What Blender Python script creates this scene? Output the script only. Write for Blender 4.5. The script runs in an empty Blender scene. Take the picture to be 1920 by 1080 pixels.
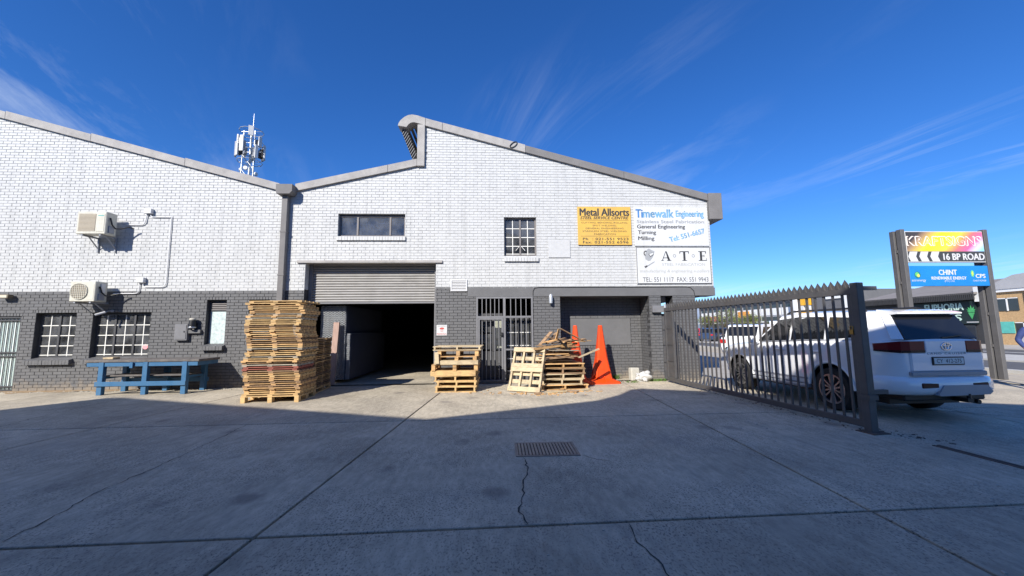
import bpy, bmesh, math, random
from mathutils import Vector, Matrix
random.seed(7)
R = math.radians
S = bpy.context.scene
C = S.collection
# ------------------------------------------------------------------ camera
cam = bpy.data.cameras.new('camera'); co = bpy.data.objects.new('camera', cam); C.objects.link(co)
cam.sensor_width = 36; cam.lens = 714.2/1920*36; cam.clip_start = .05; cam.clip_end = 9000
pit, rol, yaw = .10875, -.00967, .04836
fw = Vector((math.sin(yaw)*math.cos(pit), math.cos(yaw)*math.cos(pit), math.sin(pit)))
rt = Vector((math.cos(yaw), -math.sin(yaw), 0)); up = rt.cross(fw)
r2 = rt*math.cos(rol)+up*math.sin(rol); u2 = -rt*math.sin(rol)+up*math.cos(rol)
CAM = Vector((0, -11.086, 1.52))
co.matrix_world = Matrix(((r2.x, u2.x, -fw.x, CAM.x), (r2.y, u2.y, -fw.y, CAM.y), (r2.z, u2.z, -fw.z, CAM.z), (0, 0, 0, 1)))
S.camera = co
# ------------------------------------------------------------------ sky and sun
SUN = Vector((.6, 1, -.76)).normalized()          # direction the light travels
elev = math.asin(-SUN.z); az = math.atan2(-SUN.x, -SUN.y)   # azimuth of the sun from +Y, clockwise
w = bpy.data.worlds.new('World'); S.world = w; w.use_nodes = True
nt = w.node_tree; nt.nodes.clear()
N = lambda t, **k: (lambda n: ([setattr(n, a, b) for a, b in k.items()], n)[1])(nt.nodes.new(t))
L = lambda a, b: nt.links.new(a, b)
sky = N('ShaderNodeTexSky', sky_type='NISHITA', sun_disc=False)
sky.sun_elevation = elev; sky.sun_rotation = az
sky.altitude = 0; sky.air_density = 1.0; sky.dust_density = .1; sky.ozone_density = 10
hs = N('ShaderNodeHueSaturation'); hs.inputs['Saturation'].default_value = 1.12; hs.inputs['Hue'].default_value = .508
L(sky.outputs[0], hs.inputs['Color'])
# thin cirrus: noise on the plane of the cloud layer
tc = N('ShaderNodeTexCoord'); sep = N('ShaderNodeSeparateXYZ'); L(tc.outputs['Generated'], sep.inputs[0])
zz = N('ShaderNodeMath', operation='ADD'); zz.inputs[1].default_value = .12; L(sep.outputs[2], zz.inputs[0])
zm = N('ShaderNodeMath', operation='MAXIMUM'); zm.inputs[1].default_value = .05; L(zz.outputs[0], zm.inputs[0])
dx = N('ShaderNodeMath', operation='DIVIDE'); L(sep.outputs[0], dx.inputs[0]); L(zm.outputs[0], dx.inputs[1])
dy = N('ShaderNodeMath', operation='DIVIDE'); L(sep.outputs[1], dy.inputs[0]); L(zm.outputs[0], dy.inputs[1])
cb = N('ShaderNodeCombineXYZ'); L(dx.outputs[0], cb.inputs[0]); L(dy.outputs[0], cb.inputs[1])
mp = N('ShaderNodeMapping', vector_type='TEXTURE'); mp.inputs['Rotation'].default_value = (0, 0, R(113)); mp.inputs['Scale'].default_value = (2.1, .55, 1); mp.inputs['Location'].default_value = (1.2, 7.7, 0)
L(cb.outputs[0], mp.inputs[0])
n1 = N('ShaderNodeTexNoise'); n1.inputs['Scale'].default_value = 1.25; n1.inputs['Detail'].default_value = 9; n1.inputs['Roughness'].default_value = .66; n1.inputs['Distortion'].default_value = .7
L(mp.outputs[0], n1.inputs['Vector'])
n2 = N('ShaderNodeTexNoise'); n2.inputs['Scale'].default_value = .55; n2.inputs['Detail'].default_value = 2; L(cb.outputs[0], n2.inputs['Vector'])
r1 = N('ShaderNodeMapRange'); r1.inputs['From Min'].default_value = .48; r1.inputs['From Max'].default_value = .95; L(n1.outputs[0], r1.inputs[0])
rr2 = N('ShaderNodeMapRange'); rr2.inputs["From Min"].default_value = .46; rr2.inputs["From Max"].default_value = .72; L(n2.outputs[0], rr2.inputs[0])
mm = N('ShaderNodeMath', operation='MULTIPLY'); L(r1.outputs[0], mm.inputs[0]); L(rr2.outputs[0], mm.inputs[1])
mx = N('ShaderNodeMixRGB'); L(mm.outputs[0], mx.inputs[0]); L(hs.outputs[0], mx.inputs[1]); mx.inputs[2].default_value = (5.2, 5.8, 6.6, 1)
bg = N('ShaderNodeBackground'); bg.inputs[1].default_value = .117; L(mx.outputs[0], bg.inputs[0])
ow = N('ShaderNodeOutputWorld'); L(bg.outputs[0], ow.inputs[0])
sl = bpy.data.lights.new('sun', 'SUN'); sl.energy = 5.0; sl.angle = R(.53); sl.color = (1, .95, .87)
so = bpy.data.objects.new('sun', sl); C.objects.link(so); so.rotation_euler = SUN.to_track_quat('-Z', 'Y').to_euler(); so.location = (-20, -30, 30)
S.view_settings.view_transform = 'Standard'; S.view_settings.look = 'None'; S.view_settings.exposure = .55; S.view_settings.gamma = 1
S.render.engine = 'CYCLES'
# ------------------------------------------------------------------ materials
MATS = {}
def mat(name, col, rough=.7, var=.12, scale=6, bump=.0, bscale=60, metal=0, spec=.5, stretch=None, rand=0, emit=0, dirt=None, dscale=1.2, damt=.5, coat=0, streak=None, splash=None):
    if name in MATS: return MATS[name]
    m = bpy.data.materials.new(name); m.use_nodes = True; t = m.node_tree; b = t.nodes['Principled BSDF']
    nn = t.nodes.new; lk = t.links.new
    b.inputs['Roughness'].default_value = rough; b.inputs['Metallic'].default_value = metal
    b.inputs['Specular IOR Level'].default_value = spec; b.inputs['Coat Weight'].default_value = coat
    g = nn('ShaderNodeNewGeometry'); src = g.outputs['Position']
    if stretch:
        mpn = nn('ShaderNodeMapping'); mpn.inputs['Scale'].default_value = stretch; lk(src, mpn.inputs[0]); src = mpn.outputs[0]
    c4 = (*col, 1)
    if var > 0:
        nz = nn('ShaderNodeTexNoise'); nz.inputs['Scale'].default_value = scale; nz.inputs['Detail'].default_value = 6; nz.inputs['Roughness'].default_value = .62; lk(src, nz.inputs['Vector'])
        rmp = nn('ShaderNodeMapRange'); rmp.inputs['From Min'].default_value = .28; rmp.inputs['From Max'].default_value = .72; lk(nz.outputs[0], rmp.inputs[0])
        mixc = nn('ShaderNodeMixRGB'); lk(rmp.outputs[0], mixc.inputs[0])
        mixc.inputs[1].default_value = (*[x*(1-var) for x in col], 1); mixc.inputs[2].default_value = (*[min(1, x*(1+var)) for x in col], 1)
        out = mixc.outputs[0]
        if dirt:
            dz = nn('ShaderNodeTexNoise'); dz.inputs['Scale'].default_value = dscale; dz.inputs['Detail'].default_value = 8; dz.inputs['Roughness'].default_value = .68; lk(g.outputs['Position'], dz.inputs['Vector'])
            dr = nn('ShaderNodeMapRange'); dr.inputs['From Min'].default_value = .48; dr.inputs['From Max'].default_value = .7; dr.inputs['To Max'].default_value = damt; lk(dz.outputs[0], dr.inputs[0])
            dm = nn('ShaderNodeMixRGB'); lk(dr.outputs[0], dm.inputs[0]); lk(out, dm.inputs[1]); dm.inputs[2].default_value = (*dirt, 1); out = dm.outputs[0]
        if streak:      # rain streaks run down the paint
            sm = nn('ShaderNodeMapping'); sm.inputs['Scale'].default_value = (5, 5, .28); lk(g.outputs['Position'], sm.inputs[0]); sz = nn('ShaderNodeTexNoise'); sz.inputs['Scale'].default_value = 1.3; sz.inputs['Detail'].default_value = 6; sz.inputs['Roughness'].default_value = .7; lk(sm.outputs[0], sz.inputs['Vector'])
            sr_ = nn('ShaderNodeMapRange'); sr_.inputs['From Min'].default_value = .5; sr_.inputs['From Max'].default_value = .74; sr_.inputs['To Max'].default_value = .8; lk(sz.outputs[0], sr_.inputs[0]); sx = nn('ShaderNodeMixRGB'); lk(sr_.outputs[0], sx.inputs[0]); lk(out, sx.inputs[1]); sx.inputs[2].default_value = (*streak, 1); out = sx.outputs[0]
        if splash:      # dried mud splashed up from the ground
            pz_ = nn('ShaderNodeSeparateXYZ'); lk(g.outputs['Position'], pz_.inputs[0]); hz_ = nn('ShaderNodeMapRange'); hz_.inputs['From Min'].default_value = .02; hz_.inputs['From Max'].default_value = .55; hz_.inputs['To Min'].default_value = .30; hz_.inputs['To Max'].default_value = -.12; lk(pz_.outputs[2], hz_.inputs[0])
            sz = nn('ShaderNodeTexNoise'); sz.inputs['Scale'].default_value = 3.5; sz.inputs['Detail'].default_value = 9; sz.inputs['Roughness'].default_value = .72; lk(g.outputs['Position'], sz.inputs['Vector']); sa_ = nn('ShaderNodeMath'); lk(sz.outputs[0], sa_.inputs[0]); lk(hz_.outputs[0], sa_.inputs[1])
            sr_ = nn('ShaderNodeMapRange'); sr_.inputs['From Min'].default_value = .58; sr_.inputs['From Max'].default_value = .85; sr_.inputs['To Max'].default_value = .75; lk(sa_.outputs[0], sr_.inputs[0]); sx = nn('ShaderNodeMixRGB'); lk(sr_.outputs[0], sx.inputs[0]); lk(out, sx.inputs[1]); sx.inputs[2].default_value = (*splash, 1); out = sx.outputs[0]
        if rand:
            oi = nn('ShaderNodeObjectInfo'); rg = nn('ShaderNodeMapRange'); rg.inputs['To Min'].default_value = 1-rand; rg.inputs['To Max'].default_value = 1+rand*.6; lk(oi.outputs['Random'], rg.inputs[0])
            mu = nn('ShaderNodeMixRGB'); mu.blend_type = 'MULTIPLY'; mu.inputs[0].default_value = 1; lk(out, mu.inputs[1]); lk(rg.outputs[0], mu.inputs[2]); out = mu.outputs[0]
        lk(out, b.inputs['Base Color'])
    else: b.inputs['Base Color'].default_value = c4
    if bump > 0:
        bz = nn('ShaderNodeTexNoise'); bz.inputs['Scale'].default_value = bscale; bz.inputs['Detail'].default_value = 5; lk(src, bz.inputs['Vector'])
        bp = nn('ShaderNodeBump'); bp.inputs['Strength'].default_value = min(1, bump); bp.inputs['Distance'].default_value = .01; lk(bz.outputs[0], bp.inputs['Height']); lk(bp.outputs[0], b.inputs['Normal'])
    if emit: b.inputs['Emission Color'].default_value = c4; b.inputs['Emission Strength'].default_value = emit
    MATS[name] = m; return m
def glass(name, tint=(.75, .8, .82), rough=.02, refl=1.45):
    m = bpy.data.materials.new(name); m.use_nodes = True; t = m.node_tree; t.nodes.clear(); nn = t.nodes.new; lk = t.links.new
    tr = nn('ShaderNodeBsdfTransparent'); tr.inputs[0].default_value = (*tint, 1)
    gl = nn('ShaderNodeBsdfGlossy'); gl.inputs['Roughness'].default_value = rough
    fr = nn('ShaderNodeFresnel'); fr.inputs[0].default_value = refl
    mi = nn('ShaderNodeMixShader'); lk(fr.outputs[0], mi.inputs[0]); lk(tr.outputs[0], mi.inputs[1]); lk(gl.outputs[0], mi.inputs[2])
    df = nn('ShaderNodeBsdfDiffuse'); df.inputs[0].default_value = (.42, .43, .44, 1); m2 = nn('ShaderNodeMixShader'); nz = nn('ShaderNodeTexNoise'); nz.inputs['Scale'].default_value = 2.5; nz.inputs['Detail'].default_value = 5
    gp = nn('ShaderNodeNewGeometry'); lk(gp.outputs['Position'], nz.inputs['Vector']); mr = nn('ShaderNodeMapRange'); mr.inputs['From Min'].default_value = .35; mr.inputs['From Max'].default_value = .75; mr.inputs['To Min'].default_value = .04; mr.inputs['To Max'].default_value = .28; lk(nz.outputs[0], mr.inputs[0]); lk(mr.outputs[0], m2.inputs[0]); lk(mi.outputs[0], m2.inputs[1]); lk(df.outputs[0], m2.inputs[2])
    o = nn('ShaderNodeOutputMaterial'); lk(m2.outputs[0], o.inputs[0]); MATS[name] = m; return m
M_wbrick = mat('white_painted_brick', (.51, .515, .51), .62, .08, 9, .25, 90, streak=(.37, .375, .37), dirt=(.43, .435, .435), dscale=2.2, damt=.45, rand=.03)
M_gbrick = mat('grey_painted_brick', (.112, .112, .114), .6, .16, 9, .25, 90, splash=(.27, .22, .16), dirt=(.15, .15, .153), dscale=2.5, damt=.5, rand=.06)
M_wmort = mat('white_painted_mortar', (.40, .405, .405), .85, .45, 3, .3, 120)
M_gmort = mat('grey_painted_mortar', (.045, .045, .047), .85, .25, 7, .3, 120)
M_beam = mat('grey_plaster', (.12, .12, .123), .75, .1, 2.5, .2, 50, dirt=(.15, .15, .153), dscale=1.6)
M_coping = mat('weathered_coping', (.32, .305, .29), .85, .16, 3, .3, 40, dirt=(.42, .40, .37), dscale=2.8, damt=.8)
M_copdark = mat('grey_coping', (.165, .158, .155), .8, .14, 3, .2, 40)
M_roof = mat('roof_sheet', (.3, .3, .3), .6, .1, 2)
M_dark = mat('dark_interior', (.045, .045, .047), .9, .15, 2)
M_black = mat('black_plastic', (.012, .012, .013), .45, 0)
M_steelgrey = mat('grey_painted_steel', (.17, .17, .178), .5, .12, 5, .1, 60)
M_gate = mat('dark_gate_paint', (.075, .073, .074), .5, .2, 6, .15, 60, dirt=(.09, .075, .06), dscale=4)
M_frame = mat('brown_grey_frame', (.17, .155, .15), .6, .15, 8)
M_dframe = mat('charcoal_frame', (.06, .06, .063), .5, .15, 8)
M_wpaint = mat('white_bars', (.72, .71, .66), .5, .1, 10)
M_alu = mat('aluminium', (.55, .56, .57), .35, .08, 8, metal=.8)
M_roller = mat('roller_steel', (.32, .31, .295), .5, .14, 3, stretch=(1, 1, 6), dirt=(.22, .21, .195), dscale=2)
M_conc = None
def concrete():
    m = bpy.data.materials.new('yard_concrete'); m.use_nodes = True; t = m.node_tree; b = t.nodes['Principled BSDF']; nn = t.nodes.new; lk = t.links.new
    g = nn('ShaderNodeNewGeometry')
    def noise(s, d=6, r=.6, st=None):
        z = nn('ShaderNodeTexNoise'); z.inputs['Scale'].default_value = s; z.inputs['Detail'].default_value = d; z.inputs['Roughness'].default_value = r
        if st:
            q = nn('ShaderNodeMapping'); q.inputs['Scale'].default_value = st; lk(g.outputs['Position'], q.inputs[0]); lk(q.outputs[0], z.inputs['Vector'])
        else: lk(g.outputs['Position'], z.inputs['Vector'])
        return z
    a = noise(.7, 8, .65); r = nn('ShaderNodeValToRGB'); lk(a.outputs[0], r.inputs[0])
    r.color_ramp.elements[0].position = .3; r.color_ramp.elements[0].color = (.345, .30, .228, 1); r.color_ramp.elements[1].position = .7; r.color_ramp.elements[1].color = (.575, .505, .385, 1)
    # brushed streaks and worn, pitted aggregate
    s = noise(14, 4, .6, (1, .35, 1)); rs = nn('ShaderNodeMapRange'); rs.inputs['From Min'].default_value = .35; rs.inputs['From Max'].default_value = .7; rs.inputs['To Min'].default_value = .8; rs.inputs['To Max'].default_value = 1.1; lk(s.outputs[0], rs.inputs[0])
    m1 = nn('ShaderNodeMixRGB'); m1.blend_type = 'MULTIPLY'; m1.inputs[0].default_value = 1; lk(r.outputs[0], m1.inputs[1]); lk(rs.outputs[0], m1.inputs[2])
    p = noise(62, 3, .6, (1, .6, 1)); rp = nn('ShaderNodeMapRange'); rp.inputs['From Min'].default_value = .54; rp.inputs['From Max'].default_value = .62; lk(p.outputs[0], rp.inputs[0])
    q = noise(1.1, 4, .6); rq = nn('ShaderNodeMapRange'); rq.inputs['From Min'].default_value = .34; rq.inputs['From Max'].default_value = .58; lk(q.outputs[0], rq.inputs[0])
    pm = nn('ShaderNodeMath'); pm.operation = 'MULTIPLY'; lk(rp.outputs[0], pm.inputs[0]); lk(rq.outputs[0], pm.inputs[1])
    pk = nn('ShaderNodeMath'); pk.operation = 'MULTIPLY'; pk.inputs[1].default_value = .8; lk(pm.outputs[0], pk.inputs[0])
    m2 = nn('ShaderNodeMixRGB'); lk(pk.outputs[0], m2.inputs[0]); lk(m1.outputs[0], m2.inputs[1]); m2.inputs[2].default_value = (.11, .105, .10, 1)
    # oil and dirt stains
    o = noise(.45, 5, .7); ro = nn('ShaderNodeMapRange'); ro.inputs['From Min'].default_value = .56; ro.inputs['From Max'].default_value = .72; ro.inputs['To Max'].default_value = .45; lk(o.outputs[0], ro.inputs[0])
    m3 = nn('ShaderNodeMixRGB'); lk(ro.outputs[0], m3.inputs[0]); lk(m2.outputs[0], m3.inputs[1]); m3.inputs[2].default_value = (.27, .25, .22, 1)
    vo = nn('ShaderNodeTexVoronoi'); vo.inputs['Scale'].default_value = .9; lk(g.outputs['Position'], vo.inputs['Vector']); wn = noise(5, 4, .6); ad2 = nn('ShaderNodeMath'); ad2.operation = 'MULTIPLY_ADD'; ad2.inputs[1].default_value = .22; lk(wn.outputs[0], ad2.inputs[0]); lk(vo.outputs['Distance'], ad2.inputs[2])
    vr = nn('ShaderNodeMapRange'); vr.inputs['From Min'].default_value = .16; vr.inputs['From Max'].default_value = .27; vr.inputs['To Min'].default_value = .6; vr.inputs['To Max'].default_value = 0; lk(ad2.outputs[0], vr.inputs[0])
    m4 = nn('ShaderNodeMixRGB'); lk(vr.outputs[0], m4.inputs[0]); lk(m3.outputs[0], m4.inputs[1]); m4.inputs[2].default_value = (.15, .135, .12, 1)
    ty = noise(2.6, 5, .65, (1, .06, 1)); tr_ = nn('ShaderNodeMapRange'); tr_.inputs['From Min'].default_value = .58; tr_.inputs['From Max'].default_value = .72; tr_.inputs['To Max'].default_value = .30; lk(ty.outputs[0], tr_.inputs[0])
    m5 = nn('ShaderNodeMixRGB'); lk(tr_.outputs[0], m5.inputs[0]); lk(m4.outputs[0], m5.inputs[1]); m5.inputs[2].default_value = (.18, .165, .15, 1)
    sp_ = noise(120, 2, .5); spr = nn('ShaderNodeMapRange'); spr.inputs['From Min'].default_value = .66; spr.inputs['From Max'].default_value = .74; spr.inputs['To Max'].default_value = .6; lk(sp_.outputs[0], spr.inputs[0])
    m6 = nn('ShaderNodeMixRGB'); lk(spr.outputs[0], m6.inputs[0]); lk(m5.outputs[0], m6.inputs[1]); m6.inputs[2].default_value = (.62, .58, .50, 1)
    oi = nn('ShaderNodeObjectInfo'); org = nn('ShaderNodeMapRange'); org.inputs['To Min'].default_value = .95; org.inputs['To Max'].default_value = 1.16; lk(oi.outputs['Random'], org.inputs[0])
    m7 = nn('ShaderNodeMixRGB'); m7.blend_type = 'MULTIPLY'; m7.inputs[0].default_value = 1; lk(m6.outputs[0], m7.inputs[1]); lk(org.outputs[0], m7.inputs[2])
    lk(m7.outputs[0], b.inputs['Base Color']); b.inputs['Roughness'].default_value = .85; b.inputs['Specular IOR Level'].default_value = .3
    bp = nn('ShaderNodeBump'); bp.inputs['Strength'].default_value = .55; bp.inputs['Distance'].default_value = .006
    ad = nn('ShaderNodeMath'); ad.operation = 'SUBTRACT'; lk(s.outputs[0], ad.inputs[0]); lk(pm.outputs[0], ad.inputs[1]); lk(ad.outputs[0], bp.inputs['Height']); lk(bp.outputs[0], b.inputs['Normal'])
    return m
M_conc = concrete()
M_soil = mat('joint_soil', (.028, .034, .018), .95, .4, 8, .4, 60)
M_sand = mat('sandy_verge', (.40, .35, .27), .95, .2, 3, .4, 50)
M_asph = mat('asphalt', (.09, .09, .092), .9, .2, 3, .4, 80)
M_pave = mat('pavement_concrete', (.36, .34, .31), .9, .15, 2, .3, 50)
M_kerb = mat('kerb_concrete', (.42, .41, .38), .9, .15, 3)
M_paintw = mat('road_paint', (.7, .7, .68), .7, .15, 6)
M_wood = mat('pallet_pine', (.55, .33, .14), .75, .3, 5, .3, 40, dirt=(.20, .14, .085), dscale=4.5, damt=.7, stretch=(1, 6, 6), rand=.42)
M_woody = mat('yellow_pine', (.57, .375, .165), .75, .2, 5, .3, 40, dirt=(.20, .14, .085), dscale=4.5, damt=.7, stretch=(1, 6, 6), rand=.15)
M_woodp = mat('pale_pine', (.50, .40, .25), .75, .2, 5, .3, 40, dirt=(.20, .14, .085), dscale=4.5, damt=.7, stretch=(1, 6, 6), rand=.12)
M_woodr = mat('red_stained_pine', (.28, .085, .06), .8, .3, 5, .3, 40, stretch=(1, 6, 6))
M_woodd = mat('weathered_wood', (.27, .17, .095), .85, .35, 5, .3, 40, stretch=(3, 3, 3), rand=.35)
M_benchtop = mat('grimy_bench_top', (.11, .10, .095), .75, .35, 5, .3, 40, dirt=(.2, .17, .13), dscale=5)
M_blue = mat('blue_bench_paint', (.035, .13, .26), .5, .22, 6, .2, 50, dirt=(.06, .09, .12), dscale=6)
M_orange = mat('orange_plastic', (.74, .062, .004), .42, .1, 4, .05, 30, dirt=(.40, .055, .015), dscale=5, damt=.6)
M_acw = mat('ac_cream', (.58, .565, .48), .45, .05, 4, dirt=(.42, .40, .33), dscale=5, damt=.6, streak=(.40, .37, .30))
M_acg = mat('ac_grille_tan', (.34, .29, .22), .6, .15, 20)
M_pvc = mat('white_pvc', (.58, .58, .58), .4, .03, 4)
M_condp = mat('painted_conduit', (.66, .66, .66), .5, .05, 4)
M_galv = mat('galvanised', (.5, .52, .54), .4, .15, 8, metal=.5)
M_iron = mat('cast_iron', (.24, .21, .185), .6, .25, 12, .3, 80, metal=.3)
M_rust = mat('rusty_steel', (.10, .07, .055), .75, .3, 10, .3, 80)
M_sack = mat('white_sack', (.47, .465, .45), .55, .12, 8, .4, 30)
M_lump = mat('cement_lump', (.44, .42, .36), .95, .12, 8, .5, 40)
M_leaf = mat('weed_green', (.10, .19, .035), .7, .3, 9)
M_carw = mat('white_car_paint', (.80, .81, .82), .22, .02, 2, coat=.8)
M_carglass = glass('tinted_glass', (.10, .11, .12), .02, 1.6)
M_chrome = mat('chrome', (.75, .76, .78), .12, 0, metal=1)
M_tyre = mat('tyre_rubber', (.018, .018, .019), .85, .15, 30, .2, 80)
M_rim = mat('alloy_rim', (.5, .5, .51), .28, .05, 10, metal=.9)
M_rimd = mat('rim_dark', (.03, .03, .032), .4, 0)
M_red = mat('tail_lamp_red', (.16, .006, .010), .3, .1, 6, spec=.3)
M_smoke = mat('smoked_lens', (.03, .005, .008), .3, 0, spec=.3)
M_cargrey = mat('car_grey_trim', (.30, .31, .33), .35, .03, 4)
M_glass = glass('window_glass', (.82, .86, .88), .015, 1.5)
M_inside = mat('room_wall', (.28, .28, .28), .9, .1, 2)
M_frost = mat('frosted_glass', (.50, .58, .57), .35, .28, 14, .2, 60)
M_txtk = mat('sign_black', (.03, .03, .032), .6, 0)
# ------------------------------------------------------------------ mesh helpers
class MB:
    def __init__(s): s.v = []; s.f = []; s.m = []
    def add(s, vs, fs, mi=0):
        o = len(s.v); s.v += [tuple(x) for x in vs]; s.f += [tuple(i+o for i in f) for f in fs]; s.m += [mi]*len(fs); return s
    def box(s, x0, x1, y0, y1, z0, z1, mi=0, M=None):
        vs = [Vector((x, y, z)) for z in (z0, z1) for y in (y0, y1) for x in (x0, x1)]
        if M: vs = [M @ q for q in vs]
        return s.add(vs, [(0, 2, 3, 1), (4, 5, 7, 6), (0, 1, 5, 4), (1, 3, 7, 5), (3, 2, 6, 7), (2, 0, 4, 6)], mi)
    def bbox(s, x0, x1, y0, y1, z0, z1, b=.005, mi=0, M=None):      # box with chamfered edges
        X = [(x0, x0+b), (x1-b, x1)]; vs = []; idx = {}
        xs = (x0, x0+b, x1-b, x1); ys = (y0, y0+b, y1-b, y1); zs = (z0, z0+b, z1-b, z1)
        def V(i, j, k):
            if (i, j, k) not in idx: idx[(i, j, k)] = len(vs); vs.append(Vector((xs[i], ys[j], zs[k])))
            return idx[(i, j, k)]
        F = []
        F += [(V(1, 1, 0), V(1, 2, 0), V(2, 2, 0), V(2, 1, 0)), (V(1, 1, 3), V(2, 1, 3), V(2, 2, 3), V(1, 2, 3)),
              (V(1, 0, 1), V(2, 0, 1), V(2, 0, 2), V(1, 0, 2)), (V(1, 3, 1), V(1, 3, 2), V(2, 3, 2), V(2, 3, 1)),
              (V(0, 1, 1), V(0, 1, 2), V(0, 2, 2), V(0, 2, 1)), (V(3, 1, 1), V(3, 2, 1), V(3, 2, 2), V(3, 1, 2))]
        for k, kk in ((1, 0), (2, 3)):
            F += [(V(1, 0, k), V(2, 0, k), V(2, 1, kk), V(1, 1, kk)), (V(1, 3, k), V(2, 3, k), V(2, 2, kk), V(1, 2, kk)), (V(0, 1, k), V(0, 2, k), V(1, 2, kk), V(1, 1, kk)), (V(3, 1, k), V(3, 2, k), V(2, 2, kk), V(2, 1, kk))]
        for i, ii in ((0, 1), (3, 2)):
            for j, jj in ((0, 1), (3, 2)):
                F.append((V(i, jj, 1), V(i, jj, 2), V(ii, j, 2), V(ii, j, 1)))
                for k, kk in ((1, 0), (2, 3)): F.append((V(i, jj, k), V(ii, j, k), V(ii, jj, kk)))
        if M: vs = [M @ q for q in vs]
        return s.add(vs, F, mi)
    def prism(s, pts, y0, y1, mi=0, axis='Y', M=None):              # polygon in XZ extruded in Y (or XY in Z, YZ in X)
        n = len(pts)
        def P(a, b, t): return Vector((a, t, b)) if axis == 'Y' else (Vector((a, b, t)) if axis == 'Z' else Vector((t, a, b)))
        vs = [P(a, b, y0) for a, b in pts]+[P(a, b, y1) for a, b in pts]
        if M: vs = [M @ q for q in vs]
        return s.add(vs, [tuple(range(n)), tuple(range(2*n-1, n-1, -1))]+[(i, i+n, (i+1) % n+n, (i+1) % n) for i in range(n)], mi)
    def tube(s, pts, r, n=8, mi=0, caps=True):
        pts = [Vector(q) for q in pts]; rs = r if isinstance(r, (list, tuple)) else [r]*len(pts); vs = []; up = None
        for i, q in enumerate(pts):
            d = (pts[min(i+1, len(pts)-1)]-pts[max(i-1, 0)]).normalized()
            if up is None:
                up = Vector((0, 0, 1)) if abs(d.z) < .9 else Vector((0, 1, 0))
            a = d.cross(up).normalized(); b2 = a.cross(d).normalized(); up = b2
            for k in range(n):
                t = 2*math.pi*k/n; vs.append(q+(a*math.cos(t)+b2*math.sin(t))*rs[i])
        fs = [(i*n+k, i*n+(k+1) % n, (i+1)*n+(k+1) % n, (i+1)*n+k) for i in range(len(pts)-1) for k in range(n)]
        if caps: fs += [tuple(range(n-1, -1, -1)), tuple((len(pts)-1)*n+k for k in range(n))]
        return s.add(vs, fs, mi)
    def bar(s, a, b, wx, wy, mi=0, upv=(0, 0, 1)):                  # rectangular bar between two points
        a = Vector(a); b = Vector(b); d = (b-a); l = d.length; d.normalize(); u = Vector(upv)
        if abs(d.dot(u)) > .95: u = Vector((0, 1, 0))
        x = d.cross(u).normalized(); y = x.cross(d).normalized()
        M = Matrix(((x.x, y.x, d.x, a.x), (x.y, y.y, d.y, a.y), (x.z, y.z, d.z, a.z), (0, 0, 0, 1)))
        return s.box(-wx/2, wx/2, -wy/2, wy/2, 0, l, mi, M)
    def lathe(s, prof, n=24, M=None, mi=0):                         # (r, z) about Z
        vs = [Vector((r*math.cos(2*math.pi*k/n), r*math.sin(2*math.pi*k/n), z)) for r, z in prof for k in range(n)]
        if M: vs = [M @ q for q in vs]
        return s.add(vs, [(i*n+k, i*n+(k+1) % n, (i+1)*n+(k+1) % n, (i+1)*n+k) for i in range(len(prof)-1) for k in range(n)], mi)
    def mesh(s, name, mats, smooth=False, ang=35):
        me = bpy.data.meshes.new(name); me.from_pydata(s.v, [], s.f)
        for m in (mats if isinstance(mats, (list, tuple)) else [mats]): me.materials.append(m)
        for pz, i in zip(me.polygons, s.m): pz.material_index = i
        bm = bmesh.new(); bm.from_mesh(me); bmesh.ops.recalc_face_normals(bm, faces=bm.faces); bm.to_mesh(me); bm.free()
        if smooth:
            me.shade_smooth(); me.set_sharp_from_angle(angle=R(ang))
        return me
    def build(s, name, mats, parent=None, smooth=False, ang=35):
        return link(name, s.mesh(name, mats, smooth, ang), parent)
def link(name, me, parent=None):
    o = bpy.data.objects.new(name, me); C.objects.link(o)
    if parent: o.parent = parent
    return o
def tag(o, label=None, cat=None, group=None, kind=None):
    if label: o['label'] = label
    if cat: o['category'] = cat
    if group: o['group'] = group
    if kind: o['kind'] = kind
    return o
def thing(name, label, cat, loc=(0, 0, 0), rz=0, group=None):
    o = bpy.data.objects.new(name, None); C.objects.link(o); o.location = loc; o.rotation_euler = (0, 0, rz); o.empty_display_size = .2
    return tag(o, label, cat, group)
def copy_tree(o, parent=None):
    c = o.copy(); C.objects.link(c); c.parent = parent
    for ch in list(o.children): copy_tree(ch, c)
    return c
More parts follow.
